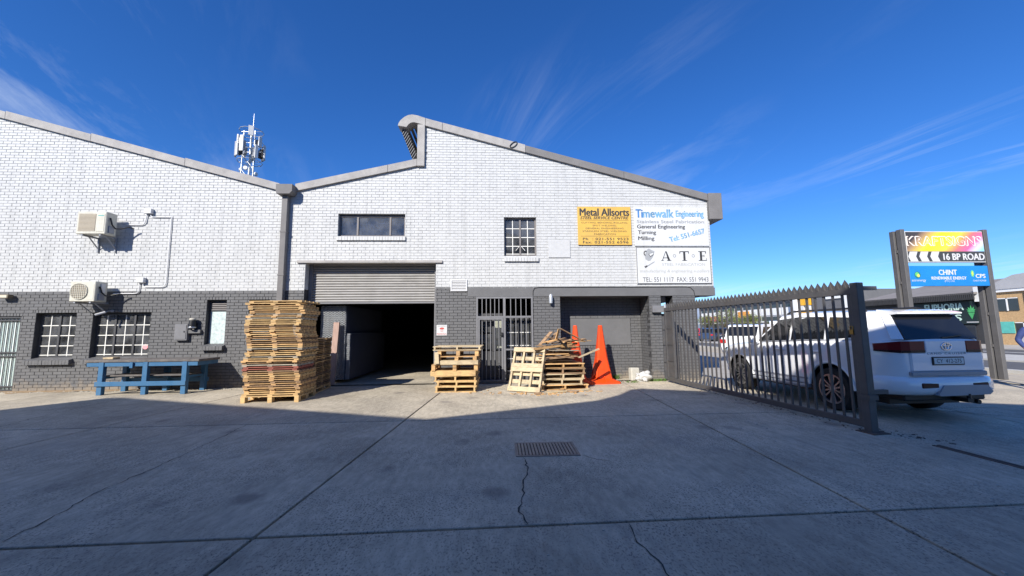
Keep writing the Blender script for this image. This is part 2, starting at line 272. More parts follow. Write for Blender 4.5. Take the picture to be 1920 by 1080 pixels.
def text(body, x0, z0, wd, ht, y, m, parent, rot=0, shear=0, bold=0, name='lettering', M=None, depth=.0015, space=1):
    cu = bpy.data.curves.new('t', 'FONT'); cu.body = body; cu.size = 1; cu.shear = shear; cu.space_character = space; cu.resolution_u = 3
    ob = bpy.data.objects.new('t', cu); C.objects.link(ob)
    dg = bpy.context.evaluated_depsgraph_get(); me = bpy.data.meshes.new_from_object(ob.evaluated_get(dg)); C.objects.unlink(ob); bpy.data.objects.remove(ob)
    xs = [v.co.x for v in me.vertices]; ys = [v.co.y for v in me.vertices]; ax, bx = min(xs), max(xs); ay, by = min(ys), max(ys)
    for v in me.vertices:
        u = (v.co.x-ax)/(bx-ax)*wd; q = (v.co.y-ay)/(by-ay)*ht
        u, q = u*math.cos(rot)-q*math.sin(rot), u*math.sin(rot)+q*math.cos(rot)
        p = Vector((x0+u, y, z0+q)); v.co = M @ p if M else p
    if bold:      # heavier stroke: the same outline again, a hair to each side and deeper
        bm = bmesh.new(); bm.from_mesh(me); base = list(bm.verts)+list(bm.edges)+list(bm.faces)
        for k, (sx, sz) in enumerate(((1, 0), (-1, 0), (0, .6), (0, -.6))):
            dup = bmesh.ops.duplicate(bm, geom=base)['geom']; d = Vector((sx*bold*ht, .0003*(k+1), sz*bold*ht)); d = M.to_3x3() @ d if M else d
            for q in dup:
                if isinstance(q, bmesh.types.BMVert): q.co += d
        bm.to_mesh(me); bm.free()
    me.materials.clear(); me.materials.append(m); me.name = name
    return link(name, me, parent)
P = .0838; BL = .232
# ------------------------------------------------------------------ brick laying
class Bricks:
    """Lays courses on a plane: origin + u*udir + z up, front face towards ndir."""
    def __init__(s): s.white = []; s.grey = []
    def lay(s, u0, u1, k0, k1, holes, origin, ud, nd, top=None, grey=lambda u, k: True, soldiers=()):
        o = Vector(origin); ud = Vector(ud); nd = Vector(nd)
        for k in range(k0, k1):
            z0 = k*P+.005; z1 = (k+1)*P-.005
            hs_ = [(a, b) for a, b, ka, kb in holes if ka <= k < kb]
            sol = [(a, b) for a, b, kk in soldiers if kk == k]
            off = BL/2 if k % 2 else 0
            cuts = []
            i = math.floor((u0-off)/BL)
            while i*BL+off < u1:
                cuts.append((max(u0, i*BL+off), min(u1, (i+1)*BL+off))); i += 1
            for blk in hs_+sol:
                nc = []
                for a, b in cuts:
                    if b <= blk[0] or a >= blk[1]: nc.append((a, b)); continue
                    if a < blk[0]: nc.append((a, blk[0]))
                    if b > blk[1]: nc.append((blk[1], b))
                cuts = nc
            for a, b in sol:
                n = max(1, round((b-a)/P)); cuts += [(a+(b-a)*j/n, a+(b-a)*(j+1)/n) for j in range(n)]
            for a, b in cuts:
                if b-a < .03: continue
                if top and min(top(a), top(b)) < z1-.02: continue
                j = random.uniform(-.0018, .0018)
                (s.grey if grey((a+b)/2, k) else s.white).append((a+.005, b-.005, z0, z1, o, ud, nd, j))
        return s
    @staticmethod
    def geo(mb, br, local=False):
        a, b, z0, z1, o, ud, nd, j = br; c = .0035
        if local: b, a, z1, z0 = b-a, 0, z1-z0, 0
        def V(u, z, d):
            if local: return ud*u+Vector((0, 0, z))+nd*(d)
            return o+ud*u+Vector((0, 0, z))+nd*(d+j)
        f = .0; back = -.02
        vs = [V(a+c, z0+c, f), V(b-c, z0+c, f), V(b-c, z1-c, f), V(a+c, z1-c, f), V(a, z0, f-c), V(b, z0, f-c), V(b, z1, f-c), V(a, z1, f-c), V(a, z0, back), V(b, z0, back), V(b, z1, back), V(a, z1, back)]
        mb.add(vs, [(0, 1, 2, 3), (0, 4, 5, 1), (1, 5, 6, 2), (2, 6, 7, 3), (3, 7, 4, 0), (4, 8, 9, 5), (5, 9, 10, 6), (6, 10, 11, 7), (7, 11, 8, 4)])
    def build(s, parent, singles=300):
        al = [(b, 0) for b in s.white]+[(b, 1) for b in s.grey]
        def key(t):
            b = t[0]
            if b[1]-b[0] < BL-.02 or b[5] != Vector((1, 0, 0)): return 1e9
            q = b[4]+b[5]*(b[0]+b[1])*.5+Vector((0, 0, b[2])); d = (q-CAM); dep = d.dot(fw)
            px = 960+714*d.dot(r2)/dep
            return 1e9 if px < 2 or px > 1918 else dep
        al.sort(key=key); one = {}
        for t in al[:singles]:
            b, g = t; k = g
            if k not in one:
                mb = MB(); Bricks.geo(mb, (0, BL-.01, 0, P-.01, Vector(), b[5], b[6], 0), True); one[k] = mb.mesh('brick', M_gbrick if g else M_wbrick)
            ob = link('brick', one[k], parent); ob.location = b[4]+b[5]*b[0]+Vector((0, 0, b[2]))+b[6]*b[7]
        for g, m in ((0, M_wbrick), (1, M_gbrick)):
            mb = MB()
            for b, gg in al[singles:]:
                if gg == g: Bricks.geo(mb, b)
            if mb.v: tag(mb.build('brickwork', m, parent), kind='stuff')
def wall_backing(mb, x0, x1, z0, topf, holes, y0, y1, breaks=()):
    xs = sorted({x0, x1, *[h[i] for h in holes for i in (0, 1) if x0 < h[i] < x1], *[b for b in breaks if x0 < b < x1]})
    for a, b in zip(xs, xs[1:]):
        seg = [(z0, None)]; mid = (a+b)/2; lo = z0
        for h in sorted([h for h in holes if h[0] <= mid <= h[1]], key=lambda q: q[2]):
            if h[2] > lo: mb.prism([(a, lo), (b, lo), (b, h[2]), (a, h[2])], y0, y1)
            lo = max(lo, h[3])
        ta, tb = topf(a+1e-6), topf(b-1e-6)
        if min(ta, tb) > lo: mb.prism([(a, lo), (b, lo), (b, tb), (a, ta)], y0, y1)
# ------------------------------------------------------------------ ground
g = MB(); g.add([(-4000, -4000, -.03), (4000, -4000, -.03), (4000, 4000, -.03), (-4000, 4000, -.03)], [(0, 1, 2, 3)])
ground = tag(g.build('ground', M_soil), kind='structure')
ua = [-25.6, -20.7, -15.9, -11.02, -6.12, -1.22, 3.68, 8.58, 13.5]
def uline(a, Y): return a+.072*min(Y, 0)
vl = [(21.0, 0), (-4.33, .01), (-7.95, .018), (-11.6, .01), (-15.3, 0), (-22, 0)]
def pt(a, v, du, dv):
    Y = v[0]; 
    for _ in range(3): Y = v[0]+v[1]*uline(a, Y)
    return (uline(a, Y)+du, Y+dv)
G_ = .015
for i in range(len(ua)-1):
    for j in range(len(vl)-1):
        t, b = vl[j], vl[j+1]
        q = [pt(ua[i], b, G_, G_), pt(ua[i+1], b, -G_, G_), pt(ua[i+1], t, -G_, -G_), pt(ua[i], t, G_, -G_)]
        if j == 0:   # bend of the joint line at the wall
            q = q[:2]+[(ua[i+1]-G_, 0), (ua[i+1]-G_, 21), (ua[i]+G_, 21), (ua[i]+G_, 0)]
        inn = []; cx = sum(x for x, _ in q)/len(q); cy = sum(y for _, y in q)/len(q)
        n = len(q); inn = [(x+(.006 if x < cx else -.006), y+(.006 if y < cy else -.006)) for x, y in q]
        mb = MB(); mb.add([(x, y, -.03) for x, y in q]+[(x, y, -.005) for x, y in q]+[(x, y, 0) for x, y in inn],
                          [(a_, (a_+1) % n, n+(a_+1) % n, n+a_) for a_ in range(n)]+[(n+a_, n+(a_+1) % n, 2*n+(a_+1) % n, 2*n+a_) for a_ in range(n)]+[tuple(range(2*n, 3*n))])
        mb.build('concrete_slab', M_conc, ground)
# moss and soil in the joints
def ribbon(pts, wd, z, jit=0, n=1):
    mb = MB(); out = []
    for (xa, ya), (xb, yb) in zip(pts, pts[1:]):
        l = math.hypot(xb-xa, yb-ya); k = max(1, int(l/.06)) if jit else 1
        for q in range(k): out.append((xa+(xb-xa)*q/k+(random.uniform(-jit, jit) if q else 0), ya+(yb-ya)*q/k+(random.uniform(-jit, jit) if q else 0)))
    out.append(pts[-1]); vs = []
    for q, (x, y) in enumerate(out):
        a = out[max(q-1, 0)]; b = out[min(q+1, len(out)-1)]; d = Vector((b[0]-a[0], b[1]-a[1], 0)).normalized(); nrm = Vector((-d.y, d.x, 0)); ww = wd*random.uniform(.35, 1.3)*(.3 if q in (0, len(out)-1) else 1)
        vs += [Vector((x, y, z))+nrm*ww/2, Vector((x, y, z))-nrm*ww/2]
    mb.add(vs, [(2*q, 2*q+1, 2*q+3, 2*q+2) for q in range(len(out)-1)]); return mb
M_crack = mat('crack_dirt', (.05, .05, .045), .95, .3, 20)
for pts, wd, jt in (([(-4.07, -4.37), (-3.95, -5.33), (-3.86, -6.2), (-3.82, -7.0), (-3.66, -7.63), (-3.62, -7.93)], .012, .02),
                    ([(.34, -6.36), (.36, -6.5), (.35, -6.82), (.28, -7.17), (.24, -7.57), (.20, -7.72), (.26, -7.93)], .014, .02),
                    ([(1.05, -7.96), (1.02, -8.18), (1.05, -8.38), (1.09, -8.7), (1.2, -9.2)], .014, .018),
                    ([(1.04, -6.32), (1.2, -6.5), (1.35, -6.56)], .008, .015),
                    ([(-8.1, -4.4), (-8.36, -3.57), (-8.6, -2.42), (-8.65, -1.5)], .012, .012),
                    ([(7.0, -4.1), (8.14, -4.53), (8.9, -5.3), (10.5, -6.2)], .02, .02),
                    ([(-4.07, -4.3), (-3.0, -3.0), (-2.6, -1.2)], .006, .02)):
    tag(ribbon(pts, wd, .004, jt).build('crack', M_crack, ground), kind='stuff')
# worn dirt strip along the foot of the left wall
mb = MB(); n = 46; vs = []
for i in range(n+1):
    x = -15+i*(7.2/n); dd = (.42+.2*math.sin(i*.9)+random.uniform(-.1, .1))*(1-.6*i/n)
    vs += [(x, .02, .006), (x, -max(.1, dd), .0045)]
mb.add(vs, [(2*i, 2*i+1, 2*i+3, 2*i+2) for i in range(n)])
tag(mb.build('dirt', mat('brown_dirt', (.33, .23, .13), .95, .3, 7, .4, 60), ground), kind='stuff')
# street: verge, kerb, carriageways
def sheet(name, x0, x1, y0, y1, z, m, thick=.0):
    mb = MB(); mb.box(x0, x1, y0, y1, z-.02-thick, z, 0); return tag(mb.build(name, m), kind='structure')
sheet('verge', 12.98+.6, 16.2, -60, 140, .001, M_sand)
sheet('pavement', 6.7, 13.5, .05, 30, .004, M_pave)
sheet('pavement', 5.4, 15.9, 30.1, 140, .004, M_pave)
kb = sheet('kerb', 16.2, 16.5, -60, 140, .11, M_kerb, .1)
sheet('road', 16.5, 21.5, -60, 140, -.008, M_asph)
sheet('median', 21.5, 25.5, -60, 140, .06, M_kerb, .06)
sheet('road', 25.5, 32, -60, 140, -.008, M_asph)
sheet('pavement', 32, 60, -60, 140, .05, M_pave, .05)
for i in range(30):
    mb = MB(); mb.box(28.7, 28.85, -40+i*6, -37+i*6, -.012, -.003); tag(mb.build('road_marking', M_paintw), kind='structure')
# ------------------------------------------------------------------ right-hand factory building
B = thing('factory_building', 'white over grey painted brick factory with curved roof ventilator and half-open roller door', 'building', group='painted brick factory units')
def topB(x):
    if x < -2.16: return 5.69+(x+6.05)*(6.55-5.69)/(3.89)
    return 7.80-(x+2.16)*.2650
topBb = lambda x: topB(x)+.02
bk = Bricks()
holes = [(-5.40, -1.68, 0, 42), (-4.53, -2.60, 51, 59), (.32, 1.28, 44, 58), (-.51, 1.14, 0, 29.5), (1.95, 4.61, 0, 29.5), (4.97, 5.33, 0, 29.5), (6.02, 6.7, 0, 29.5), (-.76, 6.7, 30, 32)]
sol = [(-4.57, -2.56, 59), (.28, 1.32, 58)]
greyB = lambda u, k: k < (33 if u > -1.7 else 32)
bk.lay(-6.03, 6.62, 0, 96, holes, (0, 0, 0), (1, 0, 0), (0, -1, 0), topBb, greyB, sol)
hz = [(a, b, c*P, d*P) for a, b, c, d in holes[:-1]]
mb = MB(); wall_backing(mb, -6.03, 6.62, 2.72, topBb, hz, .009, .23, breaks=(-2.16,)); mb.build('upper_wall', M_wmort, B)
mb = MB(); wall_backing(mb, -6.03, 6.02, -.02, lambda x: 2.70, hz, .010, .23); mb.build('lower_wall', M_gmort, B)
# recess with blocked-up window, its back wall and the returns of the piers
RY = .72
bk.lay(1.95, 4.61, 0, 30, [(2.37, 4.28, 12, 22)], (0, RY, 0), (1, 0, 0), (0, -1, 0), soldiers=[(2.33, 4.32, 11)])
bk.lay(0, RY, 0, 30, [], (4.61, RY, 0), (0, -1, 0), (-1, 0, 0))
bk.lay(0, .5, 0, 30, [], (5.33, .5, 0), (0, -1, 0), (-1, 0, 0))
bk.build(B)
mb = MB(); mb.box(1.9, 4.7, RY+.01, RY+.2, -.02, 2.6); mb.box(4.62, 4.96, .2, RY+.1, -.02, 2.5); mb.box(5.34, 6.0, .2, .5, -.02, 2.5); mb.box(1.80, 1.945, .2, RY+.1, -.02, 2.6)
mb.build('recess_wall', M_gmort, B)
mb = MB(); mb.bbox(2.38, 4.27, RY-.012, RY+.05, 12*P+.01, 22*P-.005, .006); mb.build('blocked_window_panel', M_beam, B)
mb = MB(); mb.bbox(-.76, 6.64, -.014, .5, 2.475, 2.725, .008); mb.box(1.9, 6.62, .5, 12, 2.5, 2.7); mb.build('beam', M_beam, B)
mb = MB(); mb.bbox(-5.63, -1.49, -.05, .22, 3.475, 3.555, .008); mb.build('lintel', M_coping, B)
# copings
def coping(pts_lo, h, m, gap=.006):
    for (xa, za), (xb, zb) in zip(pts_lo, pts_lo[1:]):
        mb = MB(); mb.prism([(xa+gap, za), (xb-gap, zb), (xb-gap, zb+h), (xa+gap, za+h)], -.07, .3); mb.build('coping', m, B)
coping([(-5.78, 5.60), (-3.13, 6.21), (-2.275, 6.41)], .215, M_coping)
coping([(-2.04, 7.675), (-1.53, 7.54), (.98, 6.875)], .235, M_coping)
coping([(.98, 6.875), (3.99, 6.085), (6.57, 5.40)], .215, M_copdark)
mb = MB(); mb.bbox(-2.27, -2.05, -.085, .3, 6.40, 7.70, .006); mb.build('upright_coping', M_coping, B)
arc_o = [(-2.86, 7.66), (-2.84, 7.74), (-2.78, 7.84), (-2.67, 7.94), (-2.56, 8.0), (-2.44, 8.02), (-2.28, 7.995), (-2.046, 7.915)]
arc_i = [(-2.046, 7.69), (-2.28, 7.755), (-2.40, 7.775), (-2.47, 7.76), (-2.54, 7.71), (-2.60, 7.62)]
mb = MB(); n = len(arc_o)
ai = [(-2.60, 7.62), (-2.585, 7.65), (-2.54, 7.71), (-2.49, 7.75), (-2.44, 7.77), (-2.38, 7.775), (-2.25, 7.745), (-2.046, 7.69)]
for k in range(n-1): mb.prism([arc_o[k], arc_o[k+1], ai[k+1], ai[k]], -.07, .3)
bm_h = mb.build('ventilator_cap', M_coping, B)
mb = MB()
for k in range(n-1):
    (xa, za), (xb, zb) = arc_o[k], arc_o[k+1]; mb.prism([(xa+.03, za-.02), (xb, zb-.03), (xb, zb-.06), (xa+.05, za-.05)], .3, 19)
mb.build('ventilator_hood', M_roof, B)
for k in range(12):
    f = (k+.3)/12; x = -2.80+.38*f; z = 7.60-.97*f
    mb = MB(); mb.prism([(x, z-.02), (x+.11, z+.17), (x+.122, z+.165), (x+.014, z-.026)], .06, 19); mb.build('louvre_slat', M_steelgrey, B)
mb = MB(); mb.prism([(-2.24, 6.4), (-2.12, 6.4), (-2.12, 7.7), (-2.24, 7.7)], .31, 19.8)
mb.prism([(-2.80, 7.62), (-2.45, 6.62), (-2.2, 6.6), (-2.2, 7.75), (-2.5, 7.95), (-2.75, 7.85)], 2.5, 2.6); mb.build('clerestory_wall_dark_fill', M_dark, B)  # near-black wall and added bulkhead stand in for the ventilator's unlit inside
mb = MB(); mb.prism([(-6.0, 5.70), (-2.2, 6.55), (-2.2, 6.60), (-6.0, 5.76)], .24, 20); mb.prism([(-2.2, 7.74), (6.75, 5.38), (6.75, 5.46), (-2.2, 7.82)], .24, 20); mb.build('roof', M_roof, B)
mb = MB(); mb.bbox(6.57, 6.98, -.12, 20, 4.80, 5.62, .01); mb.build('box_gutter', M_copdark, B)
mb = MB(); mb.box(6.42, 6.615, .24, 20, 2.5, 5.5); mb.build('side_wall', M_wbrick, B)
mb = MB(); mb.box(5.85, 6.0, 3.2, 20, -.02, 2.52); mb.box(4.62, 4.96, RY+.2, 9, -.02, 2.5); mb.build('ground_floor_wall', M_gmort, B)
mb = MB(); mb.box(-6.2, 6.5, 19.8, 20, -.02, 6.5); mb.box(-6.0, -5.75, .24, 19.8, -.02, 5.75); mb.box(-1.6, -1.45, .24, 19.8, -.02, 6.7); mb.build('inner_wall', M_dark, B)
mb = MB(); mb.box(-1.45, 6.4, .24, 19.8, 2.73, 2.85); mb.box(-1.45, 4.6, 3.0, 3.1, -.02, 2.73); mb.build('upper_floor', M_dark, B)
# black cable clipped along the beam, loop of wire on the coping
mb = MB(); mb.tube([(1.15, -.02, 2.50), (1.155, -.022, 2.64), (1.20, -.022, 2.72), (1.32, -.014, 2.745), (3.9, -.014, 2.75), (3.95, -.014, 2.735), (5.75, -.014, 2.745), (5.88, -.02, 2.72), (5.98, -.022, 2.62), (6.0, -.02, 2.48)], .009, 6); mb.build('cable', M_black, B)
mb = MB(); mb.tube([(.62+.11*math.cos(t), -.09, 7.10+.075*math.sin(t)+.06*math.cos(t)) for t in [k*.5 for k in range(14)]], .012, 6); mb.build('wire_loop', M_black, B)
# windows -------------------------------------------------------------------
def brick_sill(parent, x0, x1, z, depth, m, drop=.05, tall=.10):
    n = round((x1-x0)/P); k = (x1-x0)/n
    for i in range(n):
        a = x0+i*k+.004; b = x0+(i+1)*k-.004; j = random.uniform(-.004, .004)
        mb = MB(); vs = [(a, -depth+j, z-drop-tall), (b, -depth+j, z-drop-tall), (b, .1, z-tall), (a, .1, z-tall), (a, -depth+j, z-drop), (b, -depth+j, z-drop), (b, .1, z), (a, .1, z)]
        mb.add(vs, [(0, 1, 5, 4), (1, 2, 6, 5), (2, 3, 7, 6), (3, 0, 4, 7), (4, 5, 6, 7), (3, 2, 1, 0)]); mb.build('sill_brick', m, parent)
def bars(mb, x0, x1, z0, z1, y0, y1, xs, zs, wd):
    for x in xs: mb.box(x-wd/2, x+wd/2, y0, y1, z0, z1)
    for z in zs: mb.box(x0, x1, y0-.004, y1-.004, z-wd/2, z+wd/2)
def frame(mb, x0, x1, z0, z1, y0, y1, wd):
    mb.box(x0, x0+wd, y0, y1, z0, z1); mb.box(x1-wd, x1, y0, y1, z0, z1); mb.box(x0+wd, x1-wd, y0, y1, z0, z0+wd); mb.box(x0+wd, x1-wd, y0, y1, z1-wd, z1)
def pane(x0, x1, z0, z1, y, m, parent):
    mb = MB(); mb.box(x0, x1, y, y+.005, z0, z1); return mb.build('pane', m, parent)
def window(par, x0, x1, z0, z1, mull, cols, rows, fm, ry=.12, muntin=None, name='window', mw=.05):
    """steel window: frame, casement posts at mull, each light divided in cols x rows panes"""
    fr = MB(); frame(fr, x0, x1, z0, z1, ry, ry+.05, .045)
    for x in mull: fr.box(x-mw/2, x+mw/2, ry-.006, ry+.05, z0+.04, z1-.04)
    f = fr.build(name, fm, par); ed = [x0+.03]+list(mull)+[x1-.03]
    if muntin:
        mb = MB()
        for a, b in zip(ed, ed[1:]): bars(mb, a, b, z0+.045, z1-.045, ry+.012, ry+.034, [a+(b-a)*c/cols for c in range(1, cols)], [z0+.045+(z1-z0-.09)*r/rows for r in range(1, rows)]+[z0+.075], .022)
        mb.build('glazing_bar', muntin, f)
    for a, b in zip(ed, ed[1:]): pane(a, b, z0+.03, z1-.03, ry+.022, M_glass, f)
    return f
M_bluewin = mat('curtained_room', (.34, .42, .52), .9, .25, 4, stretch=(6, 1, .6))
hw = window(B, -4.53, -2.60, 51*P, 59*P-.03, (-4.0, -3.05), 1, 1, M_frame, .10)
mb = MB(); mb.box(-4.5, -2.6, .32, .34, 4.2, 5.1); mb.build('curtain', M_bluewin, hw)
brick_sill(B, -4.56, -2.57, 51*P, .05, M_wbrick, .02, .11)
w2 = window(B, .32, 1.28, 44*P, 58*P-.01, (.80,), 2, 4, M_frame, .10, M_wpaint)
mb = MB(); mb.box(.2, 1.4, 2.0, 2.05, 3.4, 5.0); mb.build('room_wall', mat('room_blue_grey', (.10, .12, .15), .9, .1, 2), w2)
for s in (-1, 1):
    mb = MB(); mb.bar((.80+s*.03, .08, 3.99), (.80+s*.14, .06, 3.86), .012, .012); mb.build('stay_handle', M_wpaint, w2)
brick_sill(B, .31, 1.33, 44*P-.03, .06, M_wbrick, .02, .12)
# roller door
rd = MB(); rd.box(-5.4, -1.68, .26, .5, 2.32, 2.36); rdo = rd.build('roller_door', M_steelgrey, B)
prof = []
for k in range(16):
    z = 2.36+k*.0765
    mb = MB(); pp = [(.34, z), (.315, z+.012), (.30, z+.038), (.315, z+.064), (.34, z+.0765), (.36, z+.0765), (.36, z)]
    mb.prism(pp, -5.38, -1.70, axis='X'); mb.build('slat', M_roller, rdo)
for xa, xb in ((-5.4, -5.31), (-1.75, -1.68)): mb = MB(); mb.box(xa, xb, .24, .42, 0, 3.5); mb.build('guide_rail', M_steelgrey, rdo)
# security gate in front of the entrance
sg = MB(); frame(sg, -.51, 1.14, .02, 2.475, -.03, .02, .05); sg.box(.27, .34, -.032, .018, .05, 2.43); sg.box(-.46, 1.09, -.034, .02, 1.86, 1.915); sgo = sg.build('security_grille', M_steelgrey, B)
for i in range(1, 6): 
    mb = MB(); x = -.46+i*.73/6; mb.box(x-.011, x+.011, -.02, .005, .05, 2.43); mb.build('bar', M_steelgrey, sgo)
for i in range(1, 5):
    mb = MB(); x = .34+i*.75/5; mb.box(x-.011, x+.011, -.02, .005, .05, 2.43); mb.build('bar', M_steelgrey, sgo)
sgl = MB(); frame(sgl, -.45, .265, .06, 1.855, -.05, -.012, .045); sgl.box(.34, 1.09, -.03, .005, .93, .975); leaf = sgl.build('gate_leaf', M_steelgrey, sgo)
mb = MB(); mb.box(.21, .27, -.07, -.045, 1.32, 1.44); mb.tube([(.24, -.06, 1.36), (.24, -.11, 1.36), (.16, -.115, 1.36)], .01, 6); mb.build('lock', M_black, leaf)
ed = MB(); frame(ed, -.47, .3, .03, 2.0, .20, .25, .07); ed.box(-.4, .24, .215, .235, .1, .9); ed.box(-.05, .02, .2, .25, .9, 1.95); edo = ed.build('entrance_door', M_dframe, B)
for (a, b, c, d) in ((-.4, -.05, .95, 1.4), (-.4, -.05, 1.45, 1.93), (.02, .23, .95, 1.93)): pane(a, b, c, d, .222, M_glass, edo)
mb = MB(); mb.box(.02, .24, .8, .82, .3, 1.9); mb.build('cream_blind', mat('cream_blind', (.62, .58, .44), .8, .08, 5), edo)
window(B, .34, 1.12, .25, 1.86, (.73,), 1, 4, M_dframe, .17, M_wpaint, 'entrance_window')
mb = MB(); mb.box(.3, 1.14, .14, .3, -.02, .245); mb.build('entrance_panel', M_dframe, B)
# vent grille
t = MB(); frame(t, -1.25, -.77, 2.645, 2.985, -.03, .01, .035); vt = tag(t.build('vent_grille', M_pvc), 'white louvred vent grille straddling the white and grey paint line', 'vent')
for k in range(6):
    z = 2.69+k*.044; mb = MB(); mb.prism([(-.028, z), (-.005, z+.03), (0, z+.03), (-.02, z)], -1.215, -.805, axis='X'); mb.build('louvre_slat', M_pvc, vt)
mb = MB(); mb.box(-1.22, -.8, .002, .006, 2.68, 2.95); mb.build('backing', mat('vent_tan', (.3, .26, .18), .8, .1, 8), vt)
# blank board
mb = MB(); mb.bbox(1.63, 2.285, -.022, .0, 3.635, 4.17, .004); tag(mb.build('blank_board', mat('white_board', (.47, .475, .475), .6, .08, 12, .3, 80)), 'blank white board fixed flat on the wall beside the upper window', 'board')
# rain hopper and downpipe between the two roofs
dp = thing('downpipe', 'grey square downpipe with rain hopper where the two roofs meet', 'downpipe', (-6.03, 0, 0))
mb = MB(); x = .03
mb.prism([(-.17+x, 5.44), (.19+x, 5.44), (.26+x, 5.52), (.26+x, 5.72), (-.19+x, 5.72), (-.19+x, 5.52)], -.30, .02); mb.build('hopper', M_copdark, dp)
mb = MB(); mb.bbox(-.08+x, .08+x, -.16, -.005, 0, 5.45, .008); mb.build('pipe', M_copdark, dp)
for z in (.6, 2.0, 3.1, 4.35):
    mb = MB(); mb.box(-.09+x, .09+x, -.17, -.001, z, z+.035); mb.build('bracket', M_copdark, dp)
# ------------------------------------------------------------------ left-hand factory building
A = thing('factory_building', 'white over grey painted brick factory with two air conditioners and barred windows', 'building', group='painted brick factory units')
def topA(x): return 5.66+(-6.2-x)*.2655
bk = Bricks()
holesA = [(-14.3, -12.93, 0, 24), (-12.55, -11.50, 10, 25), (-11.06, -9.54, 10, 25), (-8.05, -7.52, 14, 29), (-6.90, -6.34, 14, 29)]
bk.lay(-16.2, -6.03, 0, 104, holesA, (0, 0, 0), (1, 0, 0), (0, -1, 0), lambda x: topA(x)+.03, lambda u, k: k < 32,
       [(-14.3, -12.90, 24), (-12.59, -11.46, 25), (-11.10, -9.50, 25), (-8.09, -7.48, 29), (-6.94, -6.30, 29)])
bk.build(A)
hz = [(a, b, c*P, d*P) for a, b, c, d in holesA]
mb = MB(); wall_backing(mb, -16.2, -6.03, 2.68, lambda x: topA(x)+.03, hz, .009, .23); mb.build('upper_wall', M_wmort, A)
mb = MB(); wall_backing(mb, -16.2, -6.03, -.02, lambda x: 2.68, hz, .010, .23); mb.build('lower_wall', M_gmort, A)
for (xa, xb) in ((-16.2, -14.0), (-14.0, -11.60), (-11.60, -8.93), (-8.93, -6.22)):
    mb = MB(); mb.prism([(xa+.006, topA(xa)-.05), (xb-.006, topA(xb)-.05), (xb-.006, topA(xb)+.16), (xa+.006, topA(xa)+.185)], -.07, .3); mb.build('coping', M_coping, A)
mb = MB(); mb.prism([(-16.2, topA(-16.2)+.05), (-6.1, 5.68), (-6.1, 5.74), (-16.2, topA(-16.2)+.11)], .24, 20); mb.build('roof', M_roof, A)
mb = MB(); mb.box(-16.2, -6.1, 19.8, 20, -.02, 5.7); mb.box(-16.2, -16.0, .24, 19.8, -.02, 8.2); mb.box(-6.35, -6.05, .24, 19.8, -.02, 5.7); mb.box(-16, -6.3, 3.4, 3.5, -.02, 5); mb.build('inner_wall', M_inside, A)
for args in ((-12.55, -11.50, (-12.03,), 2, 4), (-11.06, -9.54, (-10.56, -10.04), 2, 4)):
    wn = window(A, args[0], args[1], 10*P+.03, 25*P-.02, args[2], args[3], args[4], M_dframe, .12, M_wpaint)
    brick_sill(A, args[0]-.1, args[1]+.04, 10*P+.04, .11, M_gbrick, .06, .12)
    mb = MB(); mb.box(args[0]+.1, args[1]-.3, .9, 1.5, .02, 1.0); mb.box(args[0]+.35, args[1]-.5, 1.0, 1.4, 1.0, 1.35); mb.build('desk', M_dark, wn)
mb = MB(); mb.lathe([(0, 0), (.07, 0), (.07, .004), (0, .004)], 20, Matrix.Translation((-9.72, .135, 1.14)) @ Matrix.Rotation(R(90), 4, 'X')); mb.build('round_sticker', mat('pink_sticker', (.75, .32, .34), .6, 0), wn)
for x0, x1 in ((-8.05, -7.52), (-6.90, -6.34)):
    fr = MB(); frame(fr, x0, x1, 14*P, 29*P, .11, .16, .035); fr.box(x0, x1, .11, .16, 26*P-.06, 26*P-.03); f = fr.build('window', M_dframe, A)
    mb = MB(); mb.box(x0+.035, x1-.035, .13, .14, 14*P+.035, 26*P-.05); mb.build('frosted_pane', M_frost, f)
    for k in range(5):
        z = 26*P-.02+k*.052; mb = MB(); mb.prism([(.105, z), (.14, z+.045), (.146, z+.045), (.112, z)], x0+.03, x1-.03, axis='X'); mb.build('louvre_slat', M_frame, f)
    brick_sill(A, x0-.04, x1+.04, 14*P+.03, .12, M_gbrick, .06, .11)
# door with security gate at the far left
df = MB(); frame(df, -14.3, -12.93, .0, 24*P, .03, .08, .05); dfo = df.build('security_door', M_dframe, A)
mb = MB()
for k in range(34):
    x = -14.25+k*.04; mb.box(x, x+.026, .085, .10, .03, 24*P-.05)
mb.box(-14.28, -12.95, .10, .12, .02, 24*P); mb.build('ribbed_sheet', mat('pale_green_sheet', (.66, .76, .73), .5, .12, 5, stretch=(5, 1, .5)), dfo)
for k in range(13):
    x = -14.2+k*.1; mb = MB(); mb.box(x-.009, x+.009, .055, .07, .05, 24*P-.05); mb.build('bar', M_dframe, dfo)
for z in (.93, 1.03, .12, 1.9):
    mb = MB(); mb.box(-14.26, -12.97, .036, .07, z-.018, z+.018); mb.build('rail', M_dframe, dfo)
